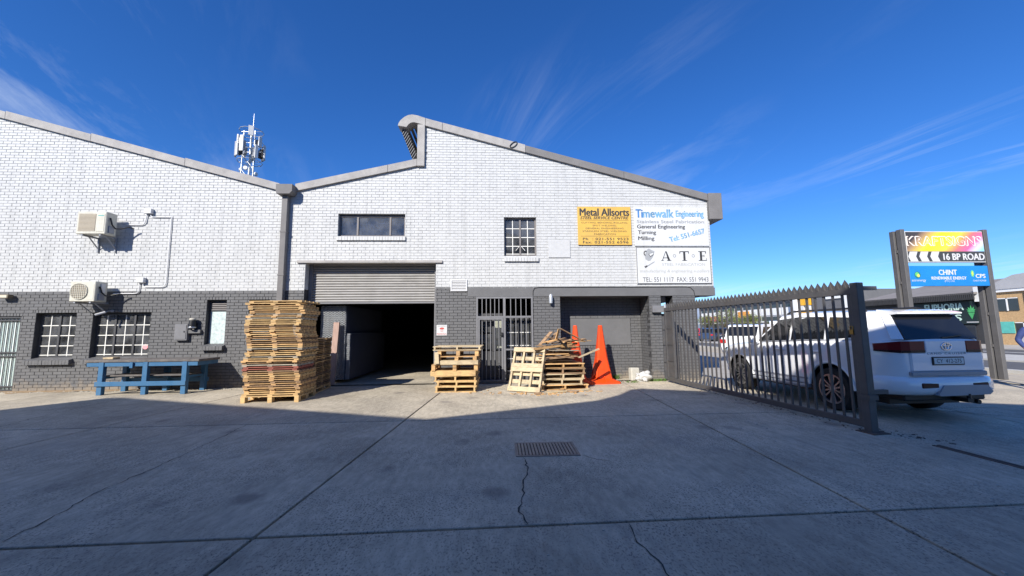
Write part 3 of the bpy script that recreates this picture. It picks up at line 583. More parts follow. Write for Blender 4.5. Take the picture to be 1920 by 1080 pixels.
# ------------------------------------------------------------------ wall signs
M_yel = mat('sign_yellow', (.62, .38, .07), .5, .08, 3, dirt=(.52, .34, .10), dscale=2, streak=(.45, .29, .09))
M_sgw = mat('sign_white', (.57, .58, .585), .5, .03, 3, dirt=(.50, .50, .48), dscale=1.7, damt=.6, streak=(.47, .46, .43))
M_tgrey = mat('faded_grey_print', (.27, .28, .29), .6, .15, 20)
M_tlight = mat('very_faded_print', (.34, .35, .34), .6, .12, 25)
M_tblue = mat('faded_blue_print', (.13, .29, .46), .6, .45, 7)
M_tblue2 = mat('strong_blue_print', (.05, .17, .40), .6, .3, 7)
M_tdk = mat('dark_grey_print', (.055, .055, .06), .6, .1, 9)
t = MB(); t.bbox(2.53, 4.155, -.045, -.005, 4.01, 5.185, .006); sy = tag(t.build('wall_sign', M_yel), 'yellow metal sign with black lettering on the white gable', 'sign')
text('Metal Allsorts', 2.60, 4.905, 1.50, .225, -.047, M_txtk, sy, bold=.05)
text('STEEL SERVICE CENTRE', 2.61, 4.80, 1.47, .085, -.047, M_txtk, sy, shear=.25, bold=.05)
for i, (s_, wd) in enumerate((('CUTTING, BENDING, ROLLING,', 1.42), ('SPOT WELDING,', .74), ('GENERAL ENGINEERING,', 1.18), ('STAINLESS STEEL WELDING,', 1.36), ('FABRICATION', .65))):
    text(s_, 3.345-wd/2, 4.66-i*.087, wd, .055, -.047, M_txtk, sy)
text('Ph  : 021-551 9523', 2.67, 4.155, 1.38, .075, -.047, M_txtk, sy, bold=.05, space=1.1)
text('Fax: 021-552 6596', 2.67, 4.055, 1.38, .075, -.047, M_txtk, sy, bold=.05, space=1.1)
for z in (4.765, 4.275):
    mb = MB(); mb.box(2.61, 4.08, -.0475, -.044, z, z+.008); mb.build('rule_line', M_txtk, sy)
t = MB(); t.bbox(4.25, 6.54, -.035, -.005, 3.985, 5.19, .004); sw = tag(t.build('wall_sign', M_sgw), 'white engineering sign with blue lettering above a framed sign', 'sign')
text('Ti', 4.32, 4.86, .20, .255, -.037, M_tblue2, sw, bold=.05); text('mewalk', 4.54, 4.86, .94, .255, -.037, M_tblue, sw, bold=.05)
text('Engineering', 5.56, 4.83, .86, .25, -.037, M_tblue, sw, bold=.04)
text('Stainless Steel Fabrication', 4.34, 4.685, 2.08, .10, -.037, M_tgrey, sw, bold=.05)
text('General Engineering', 4.34, 4.485, 1.48, .155, -.037, M_tdk, sw, bold=.04)
text('Turning', 4.36, 4.31, .55, .15, -.037, M_tdk, sw, bold=.04); text('Milling', 4.36, 4.125, .49, .15, -.037, M_tdk, sw, bold=.04)
text('Tel: 551-6657', 5.34, 4.10, 1.13, .15, -.037, M_tblue, sw, rot=R(14.5), bold=.05)
t = MB(); t.bbox(4.27, 6.55, -.035, -.005, 2.835, 3.95, .004); sa = tag(t.build('wall_sign', M_sgw), 'white framed sign with welding mask emblem and large serif initials', 'sign')
mb = MB(); frame(mb, 4.275, 6.545, 2.84, 3.945, -.040, -.03, .014); mb.build('border', M_tdk, sa)
def poly(parent, pts, y, m, name): mb = MB(); mb.prism(pts, y, y+.002); return mb.build(name, m, parent)
def serif(ch, x, z, h):
    mb = MB(); Y0, Y1 = -.0385, -.0345; s = h/.31
    def q(pts): mb.prism([(x+a*s, z+b*s) for a, b in pts], Y0, Y1)
    if ch == 'A': q([(.02, .0), (.045, .0), (.165, .31), (.15, .31)]); q([(.15, .31), (.185, .31), (.30, 0), (.22, 0)]); q([(.07, .085), (.235, .085), (.23, .105), (.08, .105)]); q([(-.01, -.0), (.09, -.0), (.09, .014), (-.01, .014)]); q([(.185, -.001), (.33, -.001), (.33, .014), (.185, .014)])
    if ch == 'T': q([(.12, 0), (.19, 0), (.19, .30), (.12, .30)]); q([(.07, -.001), (.24, -.001), (.24, .015), (.07, .015)]); q([(.0, .285), (.31, .285), (.31, .311), (.0, .311)]); q([(0, .22), (.012, .22), (.03, .286), (0, .286)]); q([(.298, .22), (.31, .22), (.31, .286), (.28, .286)])
    if ch == 'E': q([(.05, 0), (.12, 0), (.12, .31), (.05, .31)]); q([(0, -.001), (.27, -.001), (.27, .02), (0, .02)]); q([(0, .29), (.255, .29), (.255, .311), (0, .311)]); q([(.12, .148), (.19, .148), (.19, .168), (.12, .168)]); q([(.18, .12), (.195, .12), (.195, .195), (.18, .195)]); q([(.24, .23), (.255, .23), (.255, .29), (.225, .29)]); q([(.255, .02), (.27, .02), (.27, .09), (.262, .09)])
    mb.build('lettering', M_txtk, sa)
serif('A', 5.03, 3.53, .29); serif('T', 5.60, 3.53, .29); serif('E', 6.18, 3.53, .29)
for x in (5.44, 6.02):
    mb = MB(); mb.lathe([(.032, 0), (.05, 0), (.05, .002), (.032, .002)], 20, Matrix.Translation((x, -.0365, 3.68)) @ Matrix.Rotation(R(90), 4, 'X')); mb.build('emblem', M_tgrey, sa)
text('STEEL FABRICATION', 5.05, 3.375, 1.32, .085, -.037, M_tlight, sa)
text('manufacturing & engineering suppliers', 4.37, 3.15, 2.12, .115, -.037, M_tlight, sa, shear=.15)
text('TEL: 551 1117  FAX: 551 9943', 4.44, 2.895, 2.0, .135, -.037, M_tdk, sa)
# welding mask and spanner emblem
poly(sa, [(4.53, 3.68), (4.60, 3.86), (4.66, 3.905), (4.74, 3.86), (4.84, 3.82), (4.79, 3.66), (4.70, 3.535), (4.63, 3.52), (4.55, 3.58)], -.0366, mat('emblem_grey', (.30, .31, .32), .6, .1, 9), 'emblem')
poly(sa, [(4.645, 3.735), (4.80, 3.79), (4.81, 3.72), (4.70, 3.64)], -.0386, M_tdk, 'emblem')
poly(sa, [(4.665, 3.735), (4.79, 3.775), (4.797, 3.735), (4.70, 3.67)], -.0406, M_sgw, 'emblem')
mb = MB(); mb.tube([(4.56+.05*math.cos(a), -.036, 3.76+.065*math.sin(a)) for a in [R(60+k*24) for k in range(9)]], .016, 6); mb.build('emblem', M_tdk, sa)
poly(sa, [(4.55, 3.36), (4.575, 3.335), (4.83, 3.49), (4.815, 3.515)], -.0366, M_tgrey, 'emblem'); poly(sa, [(4.50, 3.37), (4.53, 3.31), (4.60, 3.35), (4.59, 3.40), (4.56, 3.385), (4.545, 3.37)], -.0384, M_tdk, 'emblem')
# no parking sign
t = MB(); t.bbox(-1.64, -1.34, -.014, -.002, 1.37, 1.675, .003); sn = tag(t.build('wall_sign', M_sgw), 'small white no parking sign on the grey brick beside the roller door', 'sign')
M_tred = mat('sign_red', (.45, .07, .06), .6, .1, 9)
mb = MB(); mb.box(-1.62, -1.36, -.0155, -.0135, 1.632, 1.646); mb.build('faded_line', M_tgrey, sn); text('NO', -1.53, 1.475, .08, .045, -.0155, M_tred, sn); text('PARKING', -1.625, 1.39, .27, .05, -.0155, M_tred, sn)
mb = MB(); mb.lathe([(.0, 0), (.05, 0), (.05, .002), (.0, .002)], 20, Matrix.Translation((-1.49, -.0145, 1.57)) @ Matrix.Rotation(R(90), 4, 'X') @ Matrix.Diagonal((1.3, .6, 1, 1))); mb.build('emblem', M_tred, sn)
# ------------------------------------------------------------------ air conditioners
def aircon(label, x0, x1, z0, z1, yb, d, fan, legs):
    a = thing('air_conditioner', label, 'air conditioner', ((x0+x1)/2, yb, z0)); wd = (x1-x0)/2; h = z1-z0
    mb = MB(); mb.bbox(-wd, wd, -d, 0, 0, h, .012); mb.build('casing', M_acw, a)
    if fan:
        cx = -wd*.25; rr = h*.40
        mb = MB(); mb.lathe([(0, 0), (rr, 0), (rr, .01), (0, .01)], 28, Matrix.Translation((cx, -d-.002, h*.5)) @ Matrix.Rotation(R(90), 4, 'X')); mb.build('fan_opening', M_acg, a)
        mb = MB(); 
        for k in range(9):
            t_ = -rr+(k+.5)*2*rr/9; hh = math.sqrt(max(0, rr*rr-t_*t_)); mb.box(cx+t_-.004, cx+t_+.004, -d-.022, -d-.014, h*.5-hh, h*.5+hh); mb.box(cx-hh, cx+hh, -d-.026, -d-.018, h*.5+t_-.004, h*.5+t_+.004)
        mb.tube([(cx+rr*math.cos(q), -d-.016, h*.5+rr*math.sin(q)) for q in [k*2*math.pi/24 for k in range(25)]], .008, 6, caps=False)
        mb.build('fan_guard', M_acw, a)
        mb = MB(); mb.box(wd*.45, wd*.9, -d-.004, -d+.01, h*.1, h*.85); mb.build('cover_panel', M_acw, a)
        mb = MB(); mb.box(wd-.01, wd+.02, -d*.6, -d*.25, h*.45, h*.9); mb.build('label_plate', M_pvc, a)
    else:
        mb = MB(); mb.box(-wd*.86, wd*.3, -d-.003, -d+.01, h*.12, h*.9); mb.build('grille_opening', M_acg, a)
        for k in range(14):
            z = h*.13+k*h*.77/14; mb = MB(); mb.box(-wd*.86, wd*.3, -d-.012, -d-.002, z, z+h*.022); mb.build('grille_slat', mat('ac_slat', (.46, .41, .32), .6, .1, 9), a)
        mb = MB(); mb.bbox(wd*.38, wd*.92, -d-.008, -d+.01, h*.1, h*.9, .006); mb.build('cover_panel', M_acw, a)
        mb = MB(); mb.box(wd*.45, wd*.85, -d-.0095, -d-.007, h*.8, h*.835); mb.build('maker_mark', mat('teal_print', (.06, .35, .33), .5, 0), a)
    mb = MB(); mb.box(wd-.005, wd+.03, -d*.75, -d*.3, h*.08, h*.4); mb.build('valve_cover', M_cargrey, a)
    mb = MB(); mb.tube([(wd+.02, -d*.7, h*.75), (wd+.05, -d*.6, h*.45), (wd+.09, -d*.4, h*.3), (wd+.16, -.06, h*.33), (wd+.32, .0, h*.42), (wd+.42, .05, h*.38)], .018, 8); mb.build('pipe', M_black, a)
    for s in (-.62, .62):
        mb = MB(); x = s*wd; mb.box(x-.02, x+.02, -d+.02, -yb-.002, -.045, -.002)
        if legs: mb.bar((x, -yb-.025, -.02), (x, -yb-.025, -.42), .035, .03); mb.bar((x, -d*.35, -.03), (x, -yb-.02, -.32), .025, .02)
        else: mb.bar((x, -d*.6, -.03), (x, -yb-.02, -.28), .025, .02)
        mb.build('bracket', M_cargrey, a)
    return a
aircon('cream air conditioner with a square slatted grille high on the white wall', -11.25, -10.50, 4.20, 4.82, -.19, .31, False, True)
aircon('cream air conditioner with a round fan guard above the barred window', -11.22, -10.585, 2.37, 2.91, -.17, .33, True, False)
# conduit run
cd = thing('electrical_conduit', 'white conduit run with two junction boxes linking the air conditioners', 'conduit', (-9.8, 0, 2.8))
o_ = Vector((-9.8, 0, 2.8))
def rel(pts): return [Vector(q)-o_ for q in pts]
for pts in ([(-9.86, -.03, 4.92), (-9.90, -.03, 4.66), (-9.94, -.03, 4.60), (-10.02, -.03, 4.58), (-10.4, -.03, 4.58)], [(-9.78, -.03, 4.92), (-9.75, -.03, 4.83), (-9.70, -.03, 4.81), (-9.22, -.03, 4.81)],
            [(-9.19, -.03, 4.83), (-9.18, -.03, 2.92), (-9.21, -.03, 2.83), (-9.30, -.03, 2.80), (-9.74, -.03, 2.80), (-9.79, -.03, 2.83), (-9.80, -.03, 2.93)], [(-9.88, -.03, 2.93), (-9.89, -.03, 2.69), (-9.93, -.03, 2.63), (-10.02, -.03, 2.62), (-10.56, -.03, 2.62)]):
    mb = MB(); mb.tube(rel(pts), .013, 8); mb.build('pipe', M_condp, cd, True)
for (x, z) in ((-9.81, 4.97), (-9.84, 2.99)):
    mb = MB(); mb.bbox(x+9.8-.10, x+9.8+.10, -.10, -.001, z-2.8-.07, z-2.8+.075, .008); mb.build('junction_box', M_pvc, cd)
# meter box, black lamp on its ledge, security camera, flood light, grey lamp
t = MB(); t.bbox(-8.79, -8.45, -.10, -.002, 1.31, 1.76, .006); db = tag(t.build('meter_box', M_steelgrey), 'flat grey metal electrical box on the grey brick wall', 'box')
mb = MB(); mb.bbox(-8.765, -8.475, -.112, -.099, 1.345, 1.735, .004); mb.build('door', M_steelgrey, db)
mb = MB(); mb.box(-8.53, -8.51, -.125, -.11, 1.53, 1.57); mb.build('latch', M_black, db)
bl = thing('wall_lamp', 'black round bulkhead lamp with pale cap beside the electrical box', 'lamp', (-8.31, 0, 1.6))
mb = MB(); mb.lathe([(0, -.0), (.09, 0), (.085, .14), (.07, .26), (.0, .27)], 18, Matrix.Translation((0, -.12, .03))); mb.build('body', M_black, bl, True)
mb = MB(); mb.lathe([(.074, 0), (.078, .035), (.06, .055), (0, .06)], 18, Matrix.Translation((0, -.12, .265))); mb.build('cap', M_lump, bl, True)
mb = MB(); mb.lathe([(.091, 0), (.094, .02), (.091, .03)], 18, Matrix.Translation((0, -.12, .05))); mb.build('ring', M_alu, bl, True)
mb = MB(); mb.box(-.05, .05, -.06, -.001, .05, .2); mb.build('mount', M_black, bl)
mb = MB(); mb.bbox(-8.44, -8.12, -.08, -.002, 1.50, 1.60, .006); tag(mb.build('wall_ledge', M_gbrick), 'short projecting grey ledge under the black lamp', 'ledge')
sc = thing('security_camera', 'small white bullet security camera at the head of the wide window', 'camera', (-10.62, 0, 2.08))
mb = MB(); mb.tube([(-.10, -.30, -.06), (.02, -.16, .02)], .03, 10); mb.build('body', M_pvc, sc, True)
mb = MB(); mb.tube([(0, -.18, .01), (.04, -.08, .06), (.06, -.001, .06)], .012, 6); mb.tube([(.06, -.02, .06), (.06, 0, .06)], .04, 10); mb.build('arm', M_cargrey, sc)
fl = thing('flood_light', 'small bronze flood light above the pale green security door', 'lamp', (-13.3, 0, 2.5))
mb = MB(); mb.prism([(-.13, 0), (.13, 0), (.15, .10), (-.15, .10)], -.16, -.04); mb.build('housing', mat('bronze_paint', (.16, .13, .09), .4, .1, 8), fl)
mb = MB(); mb.box(-.11, .11, -.165, -.158, .015, .085); mb.build('lens', mat('lamp_lens', (.62, .58, .46), .2, .1, 9), fl)
mb = MB(); mb.box(-.03, .03, -.05, -.001, .03, .08); mb.build('mount', M_black, fl)
gl = thing('wall_lamp', 'small grey cylinder lamp on the grey brick under the beam', 'lamp', (1.66, 0, 2.27))
mb = MB(); mb.lathe([(0, 0), (.055, 0), (.058, .16), (.045, .24), (.02, .27), (0, .272)], 16, Matrix.Translation((0, -.10, 0))); mb.build('body', M_galv, gl, True)
mb = MB(); mb.tube([(0, -.09, .2), (0, -.001, .24)], .02, 8); mb.build('arm', M_galv, gl)
# ------------------------------------------------------------------ blue workbench
wb = thing('workbench', 'blue painted heavy workbench with grimy top against the grey wall', 'workbench', (-8.75, -.62, 0))
mb = MB(); mb.bbox(-1.42, 1.32, -.36, .40, .80, .86, .008); mb.build('bench_top', M_benchtop, wb)
mb = MB(); mb.box(-1.38, 1.28, -.34, -.30, .70, .80); mb.box(-1.38, 1.28, .34, .38, .70, .80); mb.box(-1.38, -1.34, -.3, .34, .70, .80); mb.box(1.24, 1.28, -.3, .34, .70, .80); mb.build('apron', M_blue, wb)
for x in (-1.02, .03, .98):
    for y in (-.31, .32):
        mb = MB(); mb.bbox(x-.06, x+.06, y-.05, y+.05, 0 if y < 0 else .0, .80, .006); mb.build('leg', M_blue, wb)
mb = MB(); mb.bbox(-1.10, 1.06, -.40, -.362, .22, .33, .005); mb.bbox(-1.10, 1.06, .36, .40, .22, .33, .005); mb.build('stretcher', M_blue, wb)
mb = MB(); mb.bbox(-1.0, .96, -.24, .26, .44, .475, .005); mb.build('shelf', M_benchtop, wb)
for x in (-1.02, .03, .98):
    mb = MB(); mb.box(x-.03, x+.03, -.26, .27, .385, .437); mb.build('shelf_bearer', M_blue, wb)
mb = MB(); mb.box(-.32, -.25, -.385, -.362, .66, .80); mb.build('hook_plate', M_blue, wb)
mb = MB(); mb.bbox(-1.25, -1.0, -.1, .1, .862, .91, .006); tag(mb.build('wood_offcut', M_woodp, None), 'pale timber offcut lying on the end of the blue workbench', 'offcut').location = (-8.75, -.62, 0)
# ------------------------------------------------------------------ stacks of flat pallets
def lid_meshes(w, d, m, nb=5):
    h1, h2 = .025, .018; out = []
    mb = MB(); 
    for x in (-w/2+.05, 0, w/2-.05):
        mb = MB(); mb.box(x-.05, x+.05, -d/2+.004, d/2-.004, 0, h1); out.append(('bearer', mb.mesh('bearer', m)))
    bw = d/nb*.78
    for i in range(nb):
        y = -d/2+bw/2+i*(d-bw)/(nb-1); mb = MB(); mb.box(-w/2, w/2, y-bw/2, y+bw/2, h1, h1+h2); out.append(('deck_board', mb.mesh('deck_board', m)))
    return out
def put_lid(meshes, loc, rot, label, group, name='flat_pallet'):
    o = thing(name, label, 'pallet', loc, 0, group); o.rotation_euler = rot
    for nme, me in meshes: link(nme, me, o)
    return o
M_woodg = mat('grey_weathered_pine', (.34, .29, .22), .85, .35, 5, .3, 40, stretch=(1, 6, 6), rand=.3)
LA = [lid_meshes(w_, .84, m) for w_, m in ((1.17, M_wood), (1.16, M_woody), (1.18, M_woodd), (1.15, M_woodg))]; LR = lid_meshes(1.14, .82, M_woodr)
def pallet(name, label, w, d, h, m, loc, rz, group=None, nt=6, blocks=True, nb=3, solid_front=False, rot=None):
    o = thing(name, label, 'pallet', loc, rz, group)
    if rot: o.rotation_euler = rot
    tb = .02; bw = d/nt*.72
    for i in range(nt):
        y = -d/2+bw/2+i*(d-bw)/(nt-1); mb = MB(); mb.box(-w/2, w/2, y-bw/2, y+bw/2, h-tb, h); mb.build('deck_board', m, o)
    for x in (-w/2+.045, 0, w/2-.045):
        if blocks:
            for y in (-d/2+.06, 0, d/2-.06): mb = MB(); mb.box(x-.045, x+.045, y-.06, y+.06, tb, h-2*tb); mb.build('block', m, o)
            mb = MB(); mb.box(x-.045, x+.045, -d/2, d/2, h-2*tb, h-tb); mb.build('bearer', m, o)
        else:
            mb = MB(); mb.box(x-.02, x+.02, -d/2, d/2, tb, h-tb); mb.build('stringer', m, o)
    for y in ((-d/2+.05, 0, d/2-.05) if not blocks else ()):
        mb = MB(); mb.box(-w/2, w/2, y-.045, y+.045, 0, tb); mb.build('bottom_board', m, o)
    if blocks:
        for x in (-w/2+.045, 0, w/2-.045): mb = MB(); mb.box(x-.045, x+.045, -d/2, d/2, 0, tb); mb.build('bottom_board', m, o)
    if solid_front: mb = MB(); mb.box(-w/2, w/2, -d/2-.022, -d/2-.002, .0, h-.01); mb.build('front_board', m, o)
    return o
c1 = Vector((-4.86, -1.98, 0))
pallet('pallet', 'yellow block pallet carrying the tall stack of flat pallets', 1.2, .86, .145, M_woody, (c1.x, c1.y, 0), R(2))
z = .145; dxw = 0; k = 0
while z < 2.08:
    dxw = .03*math.sin(k*.33)+random.uniform(-.026, .026)
    m = LR if k in (12, 13) else LA[random.choice((0, 0, 0, 0, 1, 1, 2, 2, 3))]
    lab = 'dark red stained flat pallet in the tall stack beside the workbench' if m is LR else 'bare pine flat pallet in the tall stack beside the workbench'
    put_lid(m, (c1.x+dxw, c1.y+random.uniform(-.03, .03), z), (random.uniform(-.003, .003), random.uniform(-.004, .004), R(2)+random.uniform(-.025, .025)), lab, 'flat pallets in the tall stack')
    z += .0445; k += 1
for (dx_, rz_, ty) in ((-.06, 3, .012), (.03, -2, -.006)):
    put_lid(LA[1], (c1.x+dx_, c1.y, z+.012), (0, ty, R(rz_)), 'crooked pine flat pallet topping the tall stack', 'crooked flat pallets topping the tall stack'); z += .055
c2 = Vector((-4.83, -.85, 0))
pallet('pallet', 'pine block pallet under the lower stack of flat pallets by the roller door', .84, 1.2, .145, M_wood, (c2.x, c2.y, 0), R(5))
L2 = [lid_meshes(1.2, .8, m) for m in (M_wood, M_woodd)]
z = .145; k = 0
while z < 1.33:
    put_lid(L2[random.choice((0, 0, 1))], (c2.x+random.uniform(-.015, .015), c2.y+random.uniform(-.02, .02), z), (0, 0, R(95)+random.uniform(-.02, .02)), 'bare pine flat pallet in the lower stack by the roller door', 'flat pallets in the lower stack'); z += .0445; k += 1
# ------------------------------------------------------------------ pallets beside the entrance
px, py = -.93, -1.02
sp = [('pine stringer pallet at the very bottom of the stack beside the entrance', 1.02, .14, M_woody, 0, False, False), ('yellow stringer pallet second from the bottom beside the entrance', 1.0, .12, M_woody, .03, False, False),
      ('yellow stringer pallet under the solid fronted one beside the entrance', 1.06, .13, M_woody, -.02, False, False), ('yellow pallet with a solid front board in the entrance stack', 1.12, .13, M_woody, -.05, False, True),
      ('orange toned block pallet wider than the rest of the entrance stack', 1.14, .15, M_wood, -.03, True, False), ('pale whitened pallet with closed front in the entrance stack', 1.08, .10, M_woodp, .02, False, True),
      ('pallet with three separate feet near the top of the entrance stack', 1.0, .10, M_wood, .03, True, False), ('orange block pallet directly under the topmost pale pallet', 1.02, .14, M_wood, .05, True, False), ('pale long pallet topmost on the stack beside the entrance', 1.20, .10, M_woodp, .03, False, False)]
z = 0
for lab, wdt, hh, m, ox, blk, sf in sp:
    pallet('pallet', lab, wdt, .84, hh, m, (px+ox, py+random.uniform(-.03, .03), z), R(-3)+random.uniform(-.03, .03), None, 5, blk, 3, sf); z += hh+.001
mb = MB(); mb.bar((-1.40, -1.50, .70), (-1.42, -1.48, .98), .10, .02); tag(mb.build('wooden_plank', M_woodp), 'short pale plank standing upright against the entrance pallet stack', 'plank')
# ------------------------------------------------------------------ leaning pallet and broken pile
bd = Vector((.80, -.42, 0)).normalized(); nd = Vector((-bd.y, bd.x, 0)); lean = R(24)
upv = (Vector((0, 0, 1))*math.cos(lean)+nd*math.sin(lean)); out = bd.cross(upv)
lp = thing('pallet', 'pale pine pallet leaning on the heap of broken pallets', 'pallet')
lp.matrix_world = Matrix(((bd.x, upv.x, -out.x*-1, .70), (bd.y, upv.y, out.y, -1.62), (bd.z, upv.z, out.z, .02), (0, 0, 0, 1)))
W_, H_ = .86, 1.14
for x in (-W_/2+.03, -.14, .14, W_/2-.03): mb = MB(); mb.box(x-.025, x+.025, 0, H_, -.09, -.022); mb.build('stringer', M_woodp, lp)
for y, hh in ((.0, .12), (.50, .11), (.615, .10), (H_-.12, .12)): mb = MB(); mb.box(-W_/2, W_/2, y, y+hh, -.02, 0); mb.build('deck_board', M_woodp, lp)
for y in (.02, .22, .42, .62, .82, H_-.11): mb = MB(); mb.box(-W_/2, W_/2, y, y+.10, -.112, -.092); mb.build('bottom_board', M_woodp, lp)
qx, qy = 1.72, -.92
z = 0
for i, (wdt, hh, m, ox, rz_) in enumerate(((1.2, .13, M_wood, .05, 2), (1.05, .13, M_woodp, .02, -4), (1.1, .13, M_woodp, .0, 3), (1.15, .13, M_woodd, .03, -2), (1.1, .12, M_wood, .0, 4))):
    lab = ('broad splintered pallet on the ground under the broken pile', 'pale grey stringer pallet second from the ground in the broken pile', 'pale stringer pallet third from the ground in the broken pile', 'weathered pallet fourth from the ground in the broken pile', 'pine pallet just below the loose boards of the broken pile')[i]
    pallet('pallet', lab, wdt, .95, hh, m, (qx+ox, qy, z), R(rz_), None, 5, False); z += hh+.004
def plank(a, b, wd, th, m, lab, grp): 
    mb = MB(); mb.bar(a, b, wd, th); return tag(mb.build('wooden_plank', m), lab, 'plank', grp)
zz_ = z
for i in range(44):
    zz_ = z+.02+.0095*i; a = R(random.gauss(0, 9)); l = random.uniform(.42, 1.12); cx = qx-.02+random.uniform(-.12, .12); cy = qy+random.uniform(-.42, .40); tl = random.uniform(-.05, .05)
    d = Vector((math.cos(a)*l/2, math.sin(a)*l/2, tl)); c = Vector((cx, cy, zz_))
    plank(c-d, c+d, .09, .02, random.choice((M_woodd, M_woodd, M_woodd, M_woodg, M_wood)), 'loose splintered board in the middle of the broken pallet pile', 'loose boards of the broken pile')
zt = zz_
plank((1.02, -1.42, zt-.06), (2.14, -1.20, zt+.06), .13, .05, M_wood, 'thick pine bearer lying across the broken pallet pile', None)
plank((1.16, -1.42, zt+.04), (1.50, -1.10, zt+.36), .10, .022, M_woodd, 'brown board propped up left of the top of the broken pile', None)
plank((1.38, -1.15, zt+.06), (1.66, -.95, zt+.34), .09, .022, M_woodd, 'second short brown board propped behind the first on the pile', None)
plank((1.34, -1.25, zt+.24), (1.72, -1.15, zt+.14), .05, .022, M_woodd, 'thin batten crossing the propped boards on the pile', None)
plank((1.72, -1.30, zt+.44), (2.36, -1.15, zt+.10), .09, .024, M_woodd, 'long brown board sloping down to the cone from the pile top', None)
plank((1.66, -1.38, zt+.44), (1.58, -1.30, zt+.13), .08, .022, M_wood, 'short upright board meeting the long sloping board on the pile', None)
plank((1.62, -1.45, zt+.18), (1.90, -1.38, zt-.08), .09, .022, M_black, 'dark charred board slanting down the front of the pile', None)
for i in range(14):
    x = 1.22+i*.065; plank((x, -1.40+random.uniform(-.1, .3), zt+.06+random.uniform(0, .1)), (x+random.uniform(.3, .5), -1.1+random.uniform(-.3, .2), zt+.10+random.uniform(0, .1)), .08, .02, random.choice((M_wood, M_woodd)), 'splintered pine slat heaped on top of the broken pile', 'slats heaped on the broken pile')
plank((2.15, -1.35, .80), (2.72, -1.20, 1.0), .06, .03, M_woodp, 'pale batten poking out of the pile in front of the cone', None)
for i, (x, y, l, a, m) in enumerate(((1.25, -1.75, .5, .1, M_woodp), (1.6, -1.62, .34, 1.1, M_wood), (1.75, -1.66, .3, -.5, M_woodd), (2.15, -1.52, .25, .4, M_woodp), (.95, -1.95, .16, .2, M_woodd))):
    plank((x, y, .015), (x+l*math.cos(a), y+l*math.sin(a), .03), .12, .02, m, ('pale broken slat on the concrete before the broken pile', 'splintered board end on the concrete between the pile pallets', 'brown board scrap on the concrete at the foot of the pile', 'pale wood chip on the concrete beside the pile corner', 'small wood chip under the leaning pallet')[i], None)
# ------------------------------------------------------------------ big orange cones
def cone(label, loc, rz):
    o = thing('traffic_cone', label, 'traffic cone', loc, rz, 'tall orange cones')
    def ring(h, z, ch): c = h*ch; return [(-h+c, -h, z), (h-c, -h, z), (h, -h+c, z), (h, h-c, z), (h-c, h, z), (-h+c, h, z), (-h, h-c, z), (-h, -h+c, z)]
    mb = MB(); prof = [(.225, .10, .25), (.195, .35, .3), (.125, .95, .36), (.08, 1.35, .4), (.055, 1.60, .4), (.045, 1.62, .4)]
    vs = [q for h, z, c in prof for q in ring(h, z, c)]; n = 8
    mb.add(vs, [(i*n+k, i*n+(k+1) % n, (i+1)*n+(k+1) % n, (i+1)*n+k) for i in range(len(prof)-1) for k in range(n)]+[tuple((len(prof)-1)*n+k for k in range(n))]); mb.build('body', M_orange, o)
    for k in range(4):
        M = Matrix.Rotation(R(90*k), 4, 'Z')
        M4 = M @ Matrix.Rotation(R(45), 4, 'Z'); mb = MB(); mb.prism([(-.32, .08), (-.2, .08), (-.10, 1.02), (-.125, .95)], -.03, .03, axis='X', M=M4); mb.build('rib', M_orange, o)
        mb = MB(); mb.prism([(-.38, .06), (-.2, .06), (-.2, .24)], -.015, .015, axis='X', M=M); mb.build('gusset', M_orange, o)
    mb = MB(); prof = [(.42, 0, .12), (.42, .045, .12), (.31, .09, .2), (.215, .13, .25)]
    vs = [q for h, z, c in prof for q in ring(h, z, c)]; mb.add(vs, [(i*n+k, i*n+(k+1) % n, (i+1)*n+(k+1) % n, (i+1)*n+k) for i in range(len(prof)-1) for k in range(n)]+[tuple(range(7, -1, -1))]); mb.build('base', M_orange, o)
    return o
cone('tall orange cone standing clear in front of the blocked-up window', (3.08, -.10, 0), R(4))
cone('tall orange cone half hidden behind the broken pallet pile', (2.32, -.22, 0), R(-6))
# ------------------------------------------------------------------ sack, lump, weeds
def blob(name, m, loc, rx, ry, rz_, seed, rough, parent=None, sub=3):
    bm = bmesh.new(); bmesh.ops.create_icosphere(bm, subdivisions=sub, radius=1); rnd = random.Random(seed); ph = [rnd.uniform(0, 6) for _ in range(9)]
    for v in bm.verts:
        c = v.co; f = 1+rough*(1.2*abs(math.sin(c.x*3+c.z*2.5+ph[7]))-.6+.8*c.x*c.z+.5*math.sin(c.x*17+ph[4]+c.z*9)*math.sin(c.y*19+ph[5])+.35*math.sin(c.z*23+c.x*13+ph[6])+math.sin(c.x*4+ph[0])*math.sin(c.y*5+ph[1])+.6*math.sin(c.z*7+ph[2]+c.x*3)+.5*math.sin(c.y*11+ph[3]+c.z*5))
        v.co = Vector((c.x*rx*f, c.y*ry*f, max(-rz_*.8, c.z*rz_*f)))
    me = bpy.data.meshes.new(name); bm.to_mesh(me); bm.free(); me.materials.append(m); me.shade_smooth(); o = link(name, me, parent); o.location = loc; return o
tag(blob('plastic_sack', M_sack, (4.31, -.10, .12), .20, .12, .15, 11, .24, None, 4), 'crumpled white plastic sack against the foot of the pier', 'sack')
mb = MB(); mb.bbox(-.14, .14, -.09, .09, 0, .38, .03); lm = tag(mb.build('cement_block', M_lump), 'pale set cement block standing behind the crumpled sack', 'block'); lm.location = (4.08, .04, 0); lm.rotation_euler = (R(-6), R(3), R(12))
